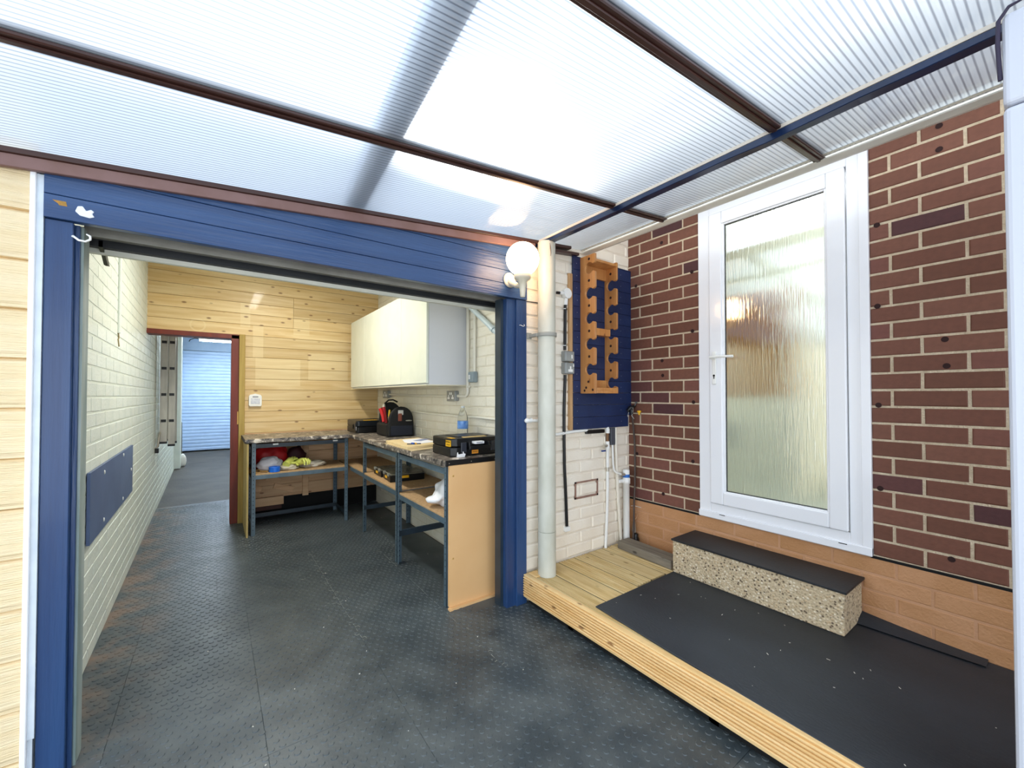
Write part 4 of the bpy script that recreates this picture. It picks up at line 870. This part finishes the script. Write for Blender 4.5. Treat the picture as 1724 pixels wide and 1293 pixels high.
tag(G().tube([(1.612, 1.95, 1.136), (1.612, 1.6, 1.128), (1.612, 1.2, 1.126), (1.612, .9, 1.122), (1.612, .62, 1.128), (1.612, .12, 1.118)], .0105, 10).build('white_conduit', pw, smooth=True), 'long white pipe along the garage wall behind the bottle and the tool bag', 'conduit')

# ------------------------------------------------------------------ things on the worktop
def text_mesh(name, txt, size, mat, parent, loc, rot, depth=.0004):
    cu = bpy.data.curves.new('t', 'FONT'); cu.body = txt; cu.size = size; cu.extrude = depth; cu.align_x = 'CENTER'; cu.align_y = 'CENTER'
    tmp = bpy.data.objects.new('t', cu); C.objects.link(tmp); dg = bpy.context.evaluated_depsgraph_get(); me = bpy.data.meshes.new_from_object(tmp.evaluated_get(dg)); bpy.data.objects.remove(tmp); bpy.data.curves.remove(cu)
    me.name = name; me.materials.clear(); me.materials.append(mat); o = bpy.data.objects.new(name, me); C.objects.link(o); o.parent = parent
    o.location = Vector(loc) - parent.location if parent.parent is None else loc; o.rotation_euler = rot; return o
white_print = M('white_print', '#F0F0F0', rough=.5)
tc_ = thing('tool_case', (1.43, .46, .893), 'large black plastic tool case with yellow labels at the front end of the worktop', 'tool case')
CX0, CX1, CY0, CY1 = 1.240, 1.612, .305, .625
def chamf(x0, y0, x1, y1, c): return [(x0+c, y0), (x1-c, y0), (x1, y0+c), (x1, y1-c), (x1-c, y1), (x0+c, y1), (x0, y1-c), (x0, y0+c)]
G().prism(chamf(CX0, CY0, CX1, CY1, .03), 2, .895, .953).build('base_shell', black_pl, tc_, bevel=.005, seg=2)
lid = G().prism(chamf(CX0, CY0, CX1, CY1, .03), 2, .956, 1.012).build('lid_shell', black_pl, tc_, bevel=.008, seg=2)
B(CX0+.08, CY0+.07, 1.012, CX1-.05, CY1-.06, 1.017).build('lid_panel', black_pl, tc_, bevel=.003)
B(CX0+.10, CY0+.02, 1.0125, CX1-.10, CY0+.055, 1.0165).build('lid_strip', M('tan_sticker', '#D9B878', rough=.5), tc_)
h = G().box(1.345, .268, .935, 1.362, .305, .985).box(1.490, .268, .935, 1.507, .305, .985).box(1.345, .262, .938, 1.507, .280, .962)
h.build('handle', black_pl, tc_, bevel=.004, seg=2)
for x in (1.30, 1.53): B(x, .292, .918, x+.04, .306, .985).build('latch', M('dark_latch', '#2A2D35', rough=.35), tc_, bevel=.003)
B(1.275, CY0-.0012, .975, 1.292+.02, CY0+.001, 1.005).build('clip', black_pl, tc_)
yl = G().prism([(.325, .960), (.395, .958), (.395, .998), (.325, 1.000)], 0, CX0-.0012, CX0+.001).box(CX0+.004, .325, 1.0122, CX0+.035, .395, 1.0135).build('yellow_label', yellow, tc_)
text_mesh('label_text', 'DEWALT', .017, black_pl, tc_, (CX0-.0016, .36, .988), (PI/2, 0, -PI/2)); text_mesh('label_text', 'XR  18V', .013, black_pl, tc_, (CX0-.0016, .36, .969), (PI/2, 0, -PI/2))
B(1.385, CY0-.001, .906, 1.435, CY0+.001, .930).build('orange_label', M('orange_label', '#E8962A', rough=.5), tc_)
text_mesh('label_text', 'DEWALT', .0095, black_pl, tc_, (1.41, CY0-.0014, .918), (PI/2, 0, 0))
B(1.385, .2608, .974, 1.455, .3045, .990).build('white_sticker', white_print, tc_, bevel=.001)
text_mesh('label_text', 'DEWALT', .012, black_pl, tc_, (1.42, .2604, .982), (PI/2, 0, 0))
B(1.555, CY0-.001, .918, 1.590, CY0+.001, .962).build('barcode_label', M('grey_label', '#B9BDB6', rough=.5), tc_)
g = G()
for k in range(4): g.box(1.559+k*.008, CY0-.0016, .923, 1.562+k*.008, CY0-.0008, .958)
q = g.build('label_bars', black_pl, tc_); q['kind'] = 'stuff'
G().prism([(1.262, .8935), (1.322, .8935), (1.328, .912), (1.316, .916), (1.312, .928), (1.307, .928), (1.308, .915), (1.275, .912), (1.272, .926), (1.267, .926), (1.265, .909)], 1, .286, .288).build('white_tag', white_print, tc_)

wb_ = thing('layout_board', (1.42, 1.2, .893), 'pale wooden board with papers and pencils on the worktop', 'board')
G().prism([(1.172, 1.36), (1.150, .83), (1.375, .875), (1.485, .915), (1.485, 1.42)], 2, .896, .915).build('board', pale_wood, wb_, bevel=.001)
G().prism([(1.150, 1.33), (1.147, .74), (1.36, .80), (1.36, 1.2)], 2, .8925, .8958).build('under_sheet', M('worn_board', '#C9B48C', rough=.7), wb_)
pp_ = tag(G().prism([(1.24, 1.12), (1.27, .95), (1.465, 1.02), (1.465, 1.33), (1.30, 1.32)], 2, .9155, .9165).build('papers', M('paper', '#E9EAF2', '#F2F2F6', .8, scale=20)), 'sheets of white paper lying on the pale wooden board', 'paper')
g = G()
for i in range(9): g.box(1.36+.016*i, 1.12+.012*i, .9166, 1.372+.016*i, 1.20+.012*i, .9170, rot=(0, 0, .5))
q = g.build('printing', M('blue_print', '#6F7FA8', rough=.8), pp_); q['kind'] = 'stuff'
mk = thing('marker_pen', (1.25, .95, .915), 'blue and yellow marker pen on the corner of the pale wooden board', 'pen')
G().tube([(1.200, .965, .920), (1.30, .935, .920)], .004, 8).build('barrel', M('dark_barrel', '#3A3F55', rough=.5), mk, smooth=True)
G().tube([(1.236, .962, .923), (1.246, .942, .923)], .0075, 8).build('blue_cap', M('vivid_blue', '#1F4FB0', rough=.4), mk, smooth=True); G().tube([(1.258, .955, .922), (1.266, .940, .922)], .006, 8).build('yellow_cap', yellow, mk, smooth=True)

bo = thing('water_bottle', (1.515, .66, .893), 'clear plastic water bottle with a blue label between tool case and wall', 'bottle')
G().lathe([(.0, 0), (.030, 0), (.038, .006), (.040, .02), (.038, .05), (.040, .07), (.039, .12), (.040, .20), (.037, .235), (.028, .27), (.017, .295), (.013, .305), (.013, .318), (.0, .318)], (1.515, .66, .8935), 24).build('body', clear_glass('clear_plastic', (.94, .97, .98, 1)), bo, smooth=True)
lb = G().lathe([(.0405, 0), (.0412, .002), (.0412, .055), (.0405, .057)], (1.515, .66, .8935+.150), 24).build('label', M('blue_white_label', '#2F6FC0', '#7FA8DC', .4, scale=26), bo, smooth=True)
G().lathe([(.0145, 0), (.0145, .014), (.0, .014)], (1.515, .66, .8935+.305), 16).build('neck_ring', M('clear_grey', '#C9CFD0', rough=.3), bo, smooth=True)
pr = thing('paper_roll', (1.52, 1.05, .893), 'roll of white paper lying behind the tool case', 'paper roll')
G().tube([(1.535, 1.12, .928), (1.585, .91, .928)], .034, 24).build('roll', M('white_tissue', '#E4E4EC', rough=.9), pr, smooth=False)
G().tube([(1.5848, .9105, .928), (1.5865, .9065, .928)], .024, 18).build('core', M('card_core', '#6A625C', rough=.9), pr)

# tool bag
bgm = M('black_nylon', '#040506', '#08090C', .7, bump=.2, bscale=300)
tb = thing('tool_bag', (1.48, 1.98, .893), 'open black fabric tool bag filled with hand tools in the far corner of the worktop', 'bag')
def bagshell(x0, x1, y0, y1, z0, zsh, ztop):
    pts = []; n = 12
    pts = [(x0, z0), (x1, z0), (x1-.003, zsh)]
    cx, hw = (x0+x1)/2, (x1-x0)/2
    for i in range(1, n): a = PI*i/n; pts.append((cx + hw*.97*math.cos(a), zsh + (ztop-zsh)*math.sin(a)**.8))
    pts.append((x0+.003, zsh)); return pts
G().prism(bagshell(1.350, 1.605, 0, 0, .895, 1.03, 1.185), 1, 1.80, 1.84).build('front_wall', bgm, tb, bevel=.012, seg=2)
G().prism(bagshell(1.370, 1.610, 0, 0, .895, 1.05, 1.225), 1, 2.13, 2.17).build('rear_wall', bgm, tb, bevel=.012, seg=2)
B(1.345, 1.83, .895, 1.61, 2.15, 1.02).build('base_tray', bgm, tb, bevel=.015, seg=2)
G().box(1.372, 1.795, .905, 1.585, 1.802, 1.00).build('front_pocket', M('navy_nylon', '#10182A', rough=.6), tb, bevel=.006)
G().tube([(1.43, 2.15, 1.21), (1.46, 2.12, 1.245), (1.50, 2.10, 1.248), (1.54, 2.08, 1.225)], .008, 8).build('carry_strap', bgm, tb, smooth=True)
G().box(1.440, 1.7925, 1.105, 1.492, 1.7985, 1.150).build('white_patch', M('white_patch', '#CFCFCB', rough=.5), tb, bevel=.002)
G().box(1.440, 1.7905, 1.045, 1.478, 1.7975, 1.120).build('tan_pouch', M('leather_brown', '#7A4030', rough=.6), tb, bevel=.004)
G().lathe([(.0, 0), (.028, .0), (.030, .008), (.0, .012)], (1.545, 1.79, 1.043), 14).build('pale_disc', M('pale_disc', '#A8A498', rough=.5), tb, smooth=True)
def tool(name, lab, pts, rs, m, cat='tool'): o = G().tube(pts, rs, 10).build(name, m, smooth=True); return tag(o, lab, cat)
redp = M('red_plastic', '#C01C22', rough=.3)
tool('red_grip', 'bright red tool handle sticking out on the left of the tool bag', [(1.345, 1.93, 1.035), (1.343, 1.95, 1.09), (1.337, 1.97, 1.135), (1.325, 1.98, 1.165)], [.014, .016, .019, .017], redp)
tool('red_pliers', 'dark red pliers standing upright in the tool bag behind the red handle', [(1.375, 1.95, 1.02), (1.37, 1.97, 1.09), (1.368, 1.99, 1.15), (1.366, 1.99, 1.18)], [.013, .017, .018, .012], M('dark_red', '#9A1420', rough=.35))
tool('steel_head', 'round steel tool head above the red pliers in the tool bag', [(1.368, 2.0, 1.175), (1.370, 2.0, 1.205)], [.018, .014], MATS['chrome_dull'])
tool('yellow_handle', 'yellow tool handle in the middle of the tool bag', [(1.42, 1.96, 1.02), (1.418, 1.98, 1.10), (1.422, 1.98, 1.15)], [.011, .013, .009], M('yellow_handle', '#C9A82A', rough=.4))
tool('silver_socket', 'small silver socket next to the yellow handle in the tool bag', [(1.40, 1.91, 1.03), (1.398, 1.93, 1.08)], [.014, .012], MATS['chrome_dull'])

c2 = thing('tool_case', (1.36, 2.6, .893), 'black plastic tool case with a yellow stripe in the corner behind the tool bag', 'tool case')
G().prism(chamf(1.215, 2.40, 1.60, 2.78, .02), 2, .895, .958).build('base_shell', black_pl, c2, bevel=.005, seg=2)
G().prism(chamf(1.215, 2.40, 1.60, 2.78, .02), 2, .961, 1.025).build('lid_shell', M('charcoal_plastic', '#0E1216', '#14191E', .35), c2, bevel=.010, seg=2)
B(1.205, 2.50, .935, 1.222, 2.64, .985).build('handle', black_pl, c2, bevel=.006); B(1.209, 2.42, .925, 1.217, 2.455, 1.0).build('latch', MATS['dark_latch'], c2, bevel=.002)
B(1.30, 2.42, 1.025, 1.44, 2.455, 1.029).build('yellow_stripe', yellow, c2); B(1.2138, 2.405, .925, 1.216, 2.412, .965).build('white_mark', white_print, c2)

# cases on the middle shelf
def organiser(x0, y0, ang, lab):
    t = thing('organiser_case', (x0, y0, .5585), lab, 'organiser', 'black organiser cases')
    def R(px, py): return (px*math.cos(ang) - py*math.sin(ang) + x0, px*math.sin(ang) + py*math.cos(ang) + y0)
    W_, D_ = .30, .235
    def pr_(x_, y_, X_, Y_, z0, z1, nm_, m_, bv=.003): return G().prism([R(x_, y_), R(X_, y_), R(X_, Y_), R(x_, Y_)], 2, .5585+z0, .5585+z1).build(nm_, m_, t, bevel=bv)
    pr_(0, 0, W_, D_, .001, .055, 'tray', black_pl); pr_(.006, .006, W_-.006, D_-.006, .055, .066, 'clear_lid', M('smoky_lid', '#6A675A', '#807C6C', .25))
    pr_(-.003, .10, .002, .16, .020, .040, 'yellow_latch', yellow, .001); pr_(-.012, .17, .01, .20, .045, .072, 'lid_clip', M('smoky_clip', '#8A887C', rough=.3), .004); pr_(-.012, .035, .01, .065, .045, .072, 'lid_clip', MATS['smoky_clip'], .004)
    pr_(.10, -.003, .16, .002, .028, .050, 'yellow_latch', yellow, .001)
    return t
organiser(1.205, 1.345, -.08, 'black organiser case with smoky lid on the lower shelf, the nearer one')
organiser(1.215, 1.610, -.05, 'black organiser case with smoky lid on the lower shelf, the farther one')

def crumple(name, c, size, mat, seed, lab, cat='bag', n=3, rough_=.45, squash=1.0, tail=None):
    """a folded soft heap: displaced icosphere flattened on its support"""
    bm = bmesh.new(); bmesh.ops.create_icosphere(bm, subdivisions=n+1, radius=1.0); r = random.Random(seed)
    dirs = [(Vector((r.uniform(-1, 1), r.uniform(-1, 1), r.uniform(-1, 1))).normalized(), r.uniform(2, 7), r.uniform(0, 6)) for _ in range(9)]
    for v in bm.verts:
        d = v.co.normalized(); s = 1 + rough_*.22*sum(abs(math.sin(d.dot(q)*f + p)) - .6 for q, f, p in dirs)/2.2
        z = d.z*s
        if z < -.75: z = -.75
        v.co = Vector((d.x*s*size[0], d.y*s*size[1], (z + .75)*size[2]))
        if tail and d.x*tail[0] + d.y*tail[1] > .75: v.co += Vector((tail[0], tail[1], 0))*tail[2]*(d.x*tail[0] + d.y*tail[1] - .75)*4; v.co.z *= .6
    me = bpy.data.meshes.new(name); bm.to_mesh(me); bm.free(); me.materials.append(mat); me.polygons.foreach_set('use_smooth', [True]*len(me.polygons))
    o = bpy.data.objects.new(name, me); C.objects.link(o); o.location = c; return tag(o, lab, cat)
sheer = M('thin_white_plastic', '#EDEDEE', '#F7F7F8', .3)
crumple('carrier_bag', (1.33, .47, .547), (.11, .15, .10), sheer, 5, 'crumpled white plastic bag on the lower shelf behind the front bench leg', n=3, tail=(-.85, .15, .16), rough_=.8)
crumple('red_bag', (.47, 2.72, .567), (.155, .09, .135), M('red_fabric', '#A30E12', '#C41418', .55), 2, 'bundled red bag on the back bench shelf, under the worktop', n=3, rough_=.7)
crumple('dark_pouch', (.70, 2.76, .567), (.09, .06, .11), M('maroon_fabric', '#3A0E12', rough=.7), 9, 'dark maroon pouch behind the yellow gloves on the back bench shelf', n=2, rough_=.8)
crumple('white_cloth', (.445, 2.56, .567), (.105, .055, .075), M('grey_white_cloth', '#C2BFC6', '#D6D4DA', .8), 7, 'folded off-white bag behind the blue tape roll', n=3, rough_=.7)
crumple('clear_bag', (.60, 2.50, .566), (.08, .05, .030), M('cloudy_plastic', '#B8AE98', '#D8D0BE', .25), 12, 'crumpled clear plastic bag below the yellow gloves', n=3, rough_=1.0)
crumple('clear_bag', (.82, 2.58, .566), (.12, .06, .035), MATS['cloudy_plastic'], 15, 'crumpled clear plastic bag right of the yellow gloves', n=3, rough_=1.0)
glv = M('yellow_rubber', '#D9DE62', '#E6E97C', .5)
def glove(c, rz, lab, seed):
    t = thing('rubber_glove', c, lab, 'glove', 'yellow gloves on the back bench shelf'); r = random.Random(seed)
    cx, cy, cz = c
    def P(dx, dy, dz): return (cx + dx*math.cos(rz) - dy*math.sin(rz), cy + dx*math.sin(rz) + dy*math.cos(rz), cz + dz)
    G().tube([P(-.045, .0, .02), P(-.01, 0, .035), P(.03, 0, .05), P(.055, 0, .058)], [.034, .032, .034, .026], 12).build('palm', glv, t, smooth=True)
    for k in range(4):
        a = -.5 + k*.33; L = (.06, .072, .070, .052)[k]
        G().tube([P(.045, a*.045, .055), P(.045+L*.5, a*.07, .065+.012*r.random()), P(.045+L*.9, a*.08, .045), P(.04+L*.9, a*.075, .018)], [.0105, .0105, .0100, .007], 8).build('finger', glv, t, smooth=True)
    G().tube([P(-.0, -.028, .03), P(.02, -.058, .03), P(.045, -.068, .018)], [.012, .011, .007], 8).build('thumb', glv, t, smooth=True)
glove((.60, 2.50, .60), .9, 'yellow rubber glove folded over itself on the back bench shelf, left one', 1); glove((.70, 2.52, .590), -.9, 'yellow rubber glove with drooping fingers on the back bench shelf, right one', 2)
tr_ = thing('tape_roll', (.475, 2.44, .566), 'roll of bright blue tape at the front of the back bench shelf', 'tape')
G().lathe([(.026, 0), (.047, 0), (.048, .002), (.048, .046), (.047, .048), (.026, .048), (.026, .002)], (.475, 2.455, .5665), 28).build('tape', M('bright_blue_tape', '#1C6FE0', rough=.35), tr_)
tag(G().tube([(.32 + .045*math.cos(a), 2.50 + .04*math.sin(a), .575 + .01*math.sin(2*a)) for a in [2*PI*i/14 for i in range(15)]] + [(.42, 2.45, .573)], .007, 8).build('brown_strap', M('tan_strap', '#8A6A3A', '#A8844C', .6), smooth=True), 'coiled brown strap left of the blue tape roll', 'strap')

# thermometer on the pine wall
th = thing('wall_thermometer', (.348, 2.985, 1.185), 'white moulded wall meter on the pine planks above the back bench', 'meter')
G().prism([(.292, 1.190), (.302, 1.180), (.398, 1.180), (.407, 1.190), (.407, 1.285), (.395, 1.300), (.370, 1.305), (.350, 1.312), (.328, 1.305), (.302, 1.300), (.292, 1.285)], 1, 2.958, 2.990).build('body', white_gloss, th, bevel=.004, seg=2)
G().box(.310, 2.956, 1.205, .390, 2.958, 1.262).build('dial', M('pale_dial', '#DCDDE4', '#C6C8D4', .4, scale=50), th); G().box(.325, 2.956, 1.272, .375, 2.9585, 1.285).build('grey_vent', M('vent_grey', '#9A9CA6', rough=.5), th)

# blue sheet on the left wall
bs = tag(B(-.012, .66, .590, 0, 2.04, .928).build('blue_sheet', M('dull_blue_sheet', '#4A5C82', '#5A6C92', .42, scale=3), None), 'dull blue rectangular board screwed to the left garage wall', 'board')
bs.location = (-.476, 1.35, .590); bs.rotation_euler = (0, 0, .0115)
for (dy, z) in ((-.37, .885), (.25, .905), (.6, .76), (-.37, .635), (.25, .622)):
    G().lathe([(0, 0), (.012, 0), (.009, .003)], (-.006+.013, dy, z-.590), 10, RY90).build('fixing', white_gloss, bs, local=True, smooth=True)

# ------------------------------------------------------------------ rear room
shutter_m = M('blue_shutter', '#A3BCE2', '#ABC3E6', .4)
door_3 = struct(G().box(-.66, 9.98, 2.345, 1.7, 10.05, 2.66).build('door_3', shutter_m))
g = G(); z = .02
while z < 2.335:
    pts = []
    for i in range(7): a = PI*i/6; pts.append((9.975 - .010*math.sin(a), z + .0765*(1-math.cos(a))/2))
    pts += [(9.99, z+.0765), (9.99, z)]; g.prism(pts, 0, -.62, 1.62); z += .0772
o = g.build('shutter_slats', shutter_m, door_3); o['kind'] = 'stuff'
B(-.66, 9.93, 0.0, -.585, 10.0, 2.35).build('guide_rail', M('pale_blue_rail', '#C6D8E4', rough=.4), door_3)
tl = thing('tube_light', (.3, 8.6, 2.55), 'lit fluorescent batten hanging in the rear room before the blue shutter', 'lamp')
B(-.26, 8.56, 2.462, 1.0, 8.64, 2.50).build('batten', white_gloss, tl); G().tube([(-.25, 8.60, 2.442), (.98, 8.60, 2.442)], .020, 12).build('tube', emit('cool_tube_glow', (.80, .90, 1, 1), 26), tl)
for x in (-.1, .8): B(x, 8.59, 2.50, x+.01, 8.61, 2.64).build('hanger', white_gloss, tl)
tag(G().tube([(-.27, 8.60, 2.47), (-.33, 8.6, 2.475), (-.40, 8.6, 2.44), (-.42, 8.6, 2.40)], .008, 6).build('light_cable', black_pl, smooth=True), 'black cable drooping from the left end of the tube light', 'cable')
ra = bpy.data.lights.new('tube_area', 'AREA'); ra.shape = 'RECTANGLE'; ra.size = 1.3; ra.size_y = .08; ra.energy = 60; ra.color = (.74, .87, 1); ro = bpy.data.objects.new('tube_area', ra); C.objects.link(ro); ro.location = (.37, 8.6, 2.41)
rb = bpy.data.lights.new('rear_fill', 'AREA'); rb.shape = 'RECTANGLE'; rb.size = 1.2; rb.size_y = .1; rb.energy = 30; rb.color = (.76, .88, 1); rbo = bpy.data.objects.new('rear_fill', rb); C.objects.link(rbo); rbo.location = (.4, 5.2, 2.6)  # fill light added to brighten the rear room, without a lamp of its own

rl = thing('unseen_ceiling_batten', (.4, 5.2, 2.6), 'added unseen batten housing for the rear fill light, just past the pine partition', 'lamp')
B(-.2, 5.16, 2.612, 1.0, 5.24, 2.638).build('batten', white_gloss, rl)  # unseen housing added to go with the rear fill light
# ladder: two stiles seen side on, rung ends as black plugs
ld = thing('ladder', (-.45, 4.2, .74), 'aluminium double ladder hung on the left wall beyond the pine partition', 'ladder')
LY = 3.95
def stile(x0, x1, y, zb, name='stile'):
    s = B(x0, y, zb, x1, y+.025, 2.45).build(name, alu, ld, bevel=.002)
    B(x0-.002, y-.003, zb-.022, x1+.002, y+.028, zb+.002).build('foot', black_pl, ld, bevel=.003)
    return s
stile(-.486, -.420, LY, .775); stile(-.412, -.352, LY-.01, .745)
stile(-.482, -.424, LY+.36, .775); stile(-.408, -.356, LY+.35, .745)
z = 1.01
while z < 2.45:
    for x in (-.452, -.383):
        G().tube([(x, LY-.006, z), (x, LY+.37, z)], .012, 8).build('rung', alu, ld, smooth=True); B(x-.022, LY-.014, z-.015, x+.022, LY-.003, z+.015).build('rung_plug', black_pl, ld)
    z += .294
wh = thing('wall_hook', (-.495, LY-.1, .70), 'grey bracket with black foot holding the ladder on the left wall', 'hook')
G().tube([(-.515, LY-.1, .72), (-.49, LY-.1, .73), (-.482, LY-.08, .84), (-.478, LY-.03, .88)], .011, 8).build('arm', alu, wh, smooth=True); B(-.512, LY-.115, .665, -.480, LY-.08, .715).build('foot', black_pl, wh, bevel=.003)
tag(G().tube([(-.475, 7.68, .02), (-.482, 7.7, .80)], .013, 8).build('broom_handle', M('dark_green_handle', '#33504A', '#7A6A58', .5), smooth=True), 'long dark handle leaning behind the white pilaster in the rear room', 'handle')
jr = crumple('plastic_can', (-.455, 7.60, .0), (.06, .06, .13), white_gloss, 21, 'white plastic can standing at the foot of the pilaster in the rear room', cat='can', n=2, rough_=.12)

# ------------------------------------------------------------------ garage ceiling light (out of view above the header)
gt = thing('unseen_ceiling_batten', (.45, 1.5, 2.62), 'white ceiling batten light inside the garage, above the worktop', 'lamp')
B(.40, .95, 2.60, .50, 2.05, 2.635).build('batten', white_gloss, gt); B(.41, .97, 2.588, .49, 2.03, 2.599).build('diffuser', emit('warm_batten_glow', (1, .98, .90, 1), 5), gt)
ga = bpy.data.lights.new('batten_area', 'AREA'); ga.shape = 'RECTANGLE'; ga.size = .1; ga.size_y = 1.2; ga.energy = 30; ga.color = (1, .98, .90); gao = bpy.data.objects.new('batten_area', ga); C.objects.link(gao); gao.location = (.45, 1.5, 2.57)
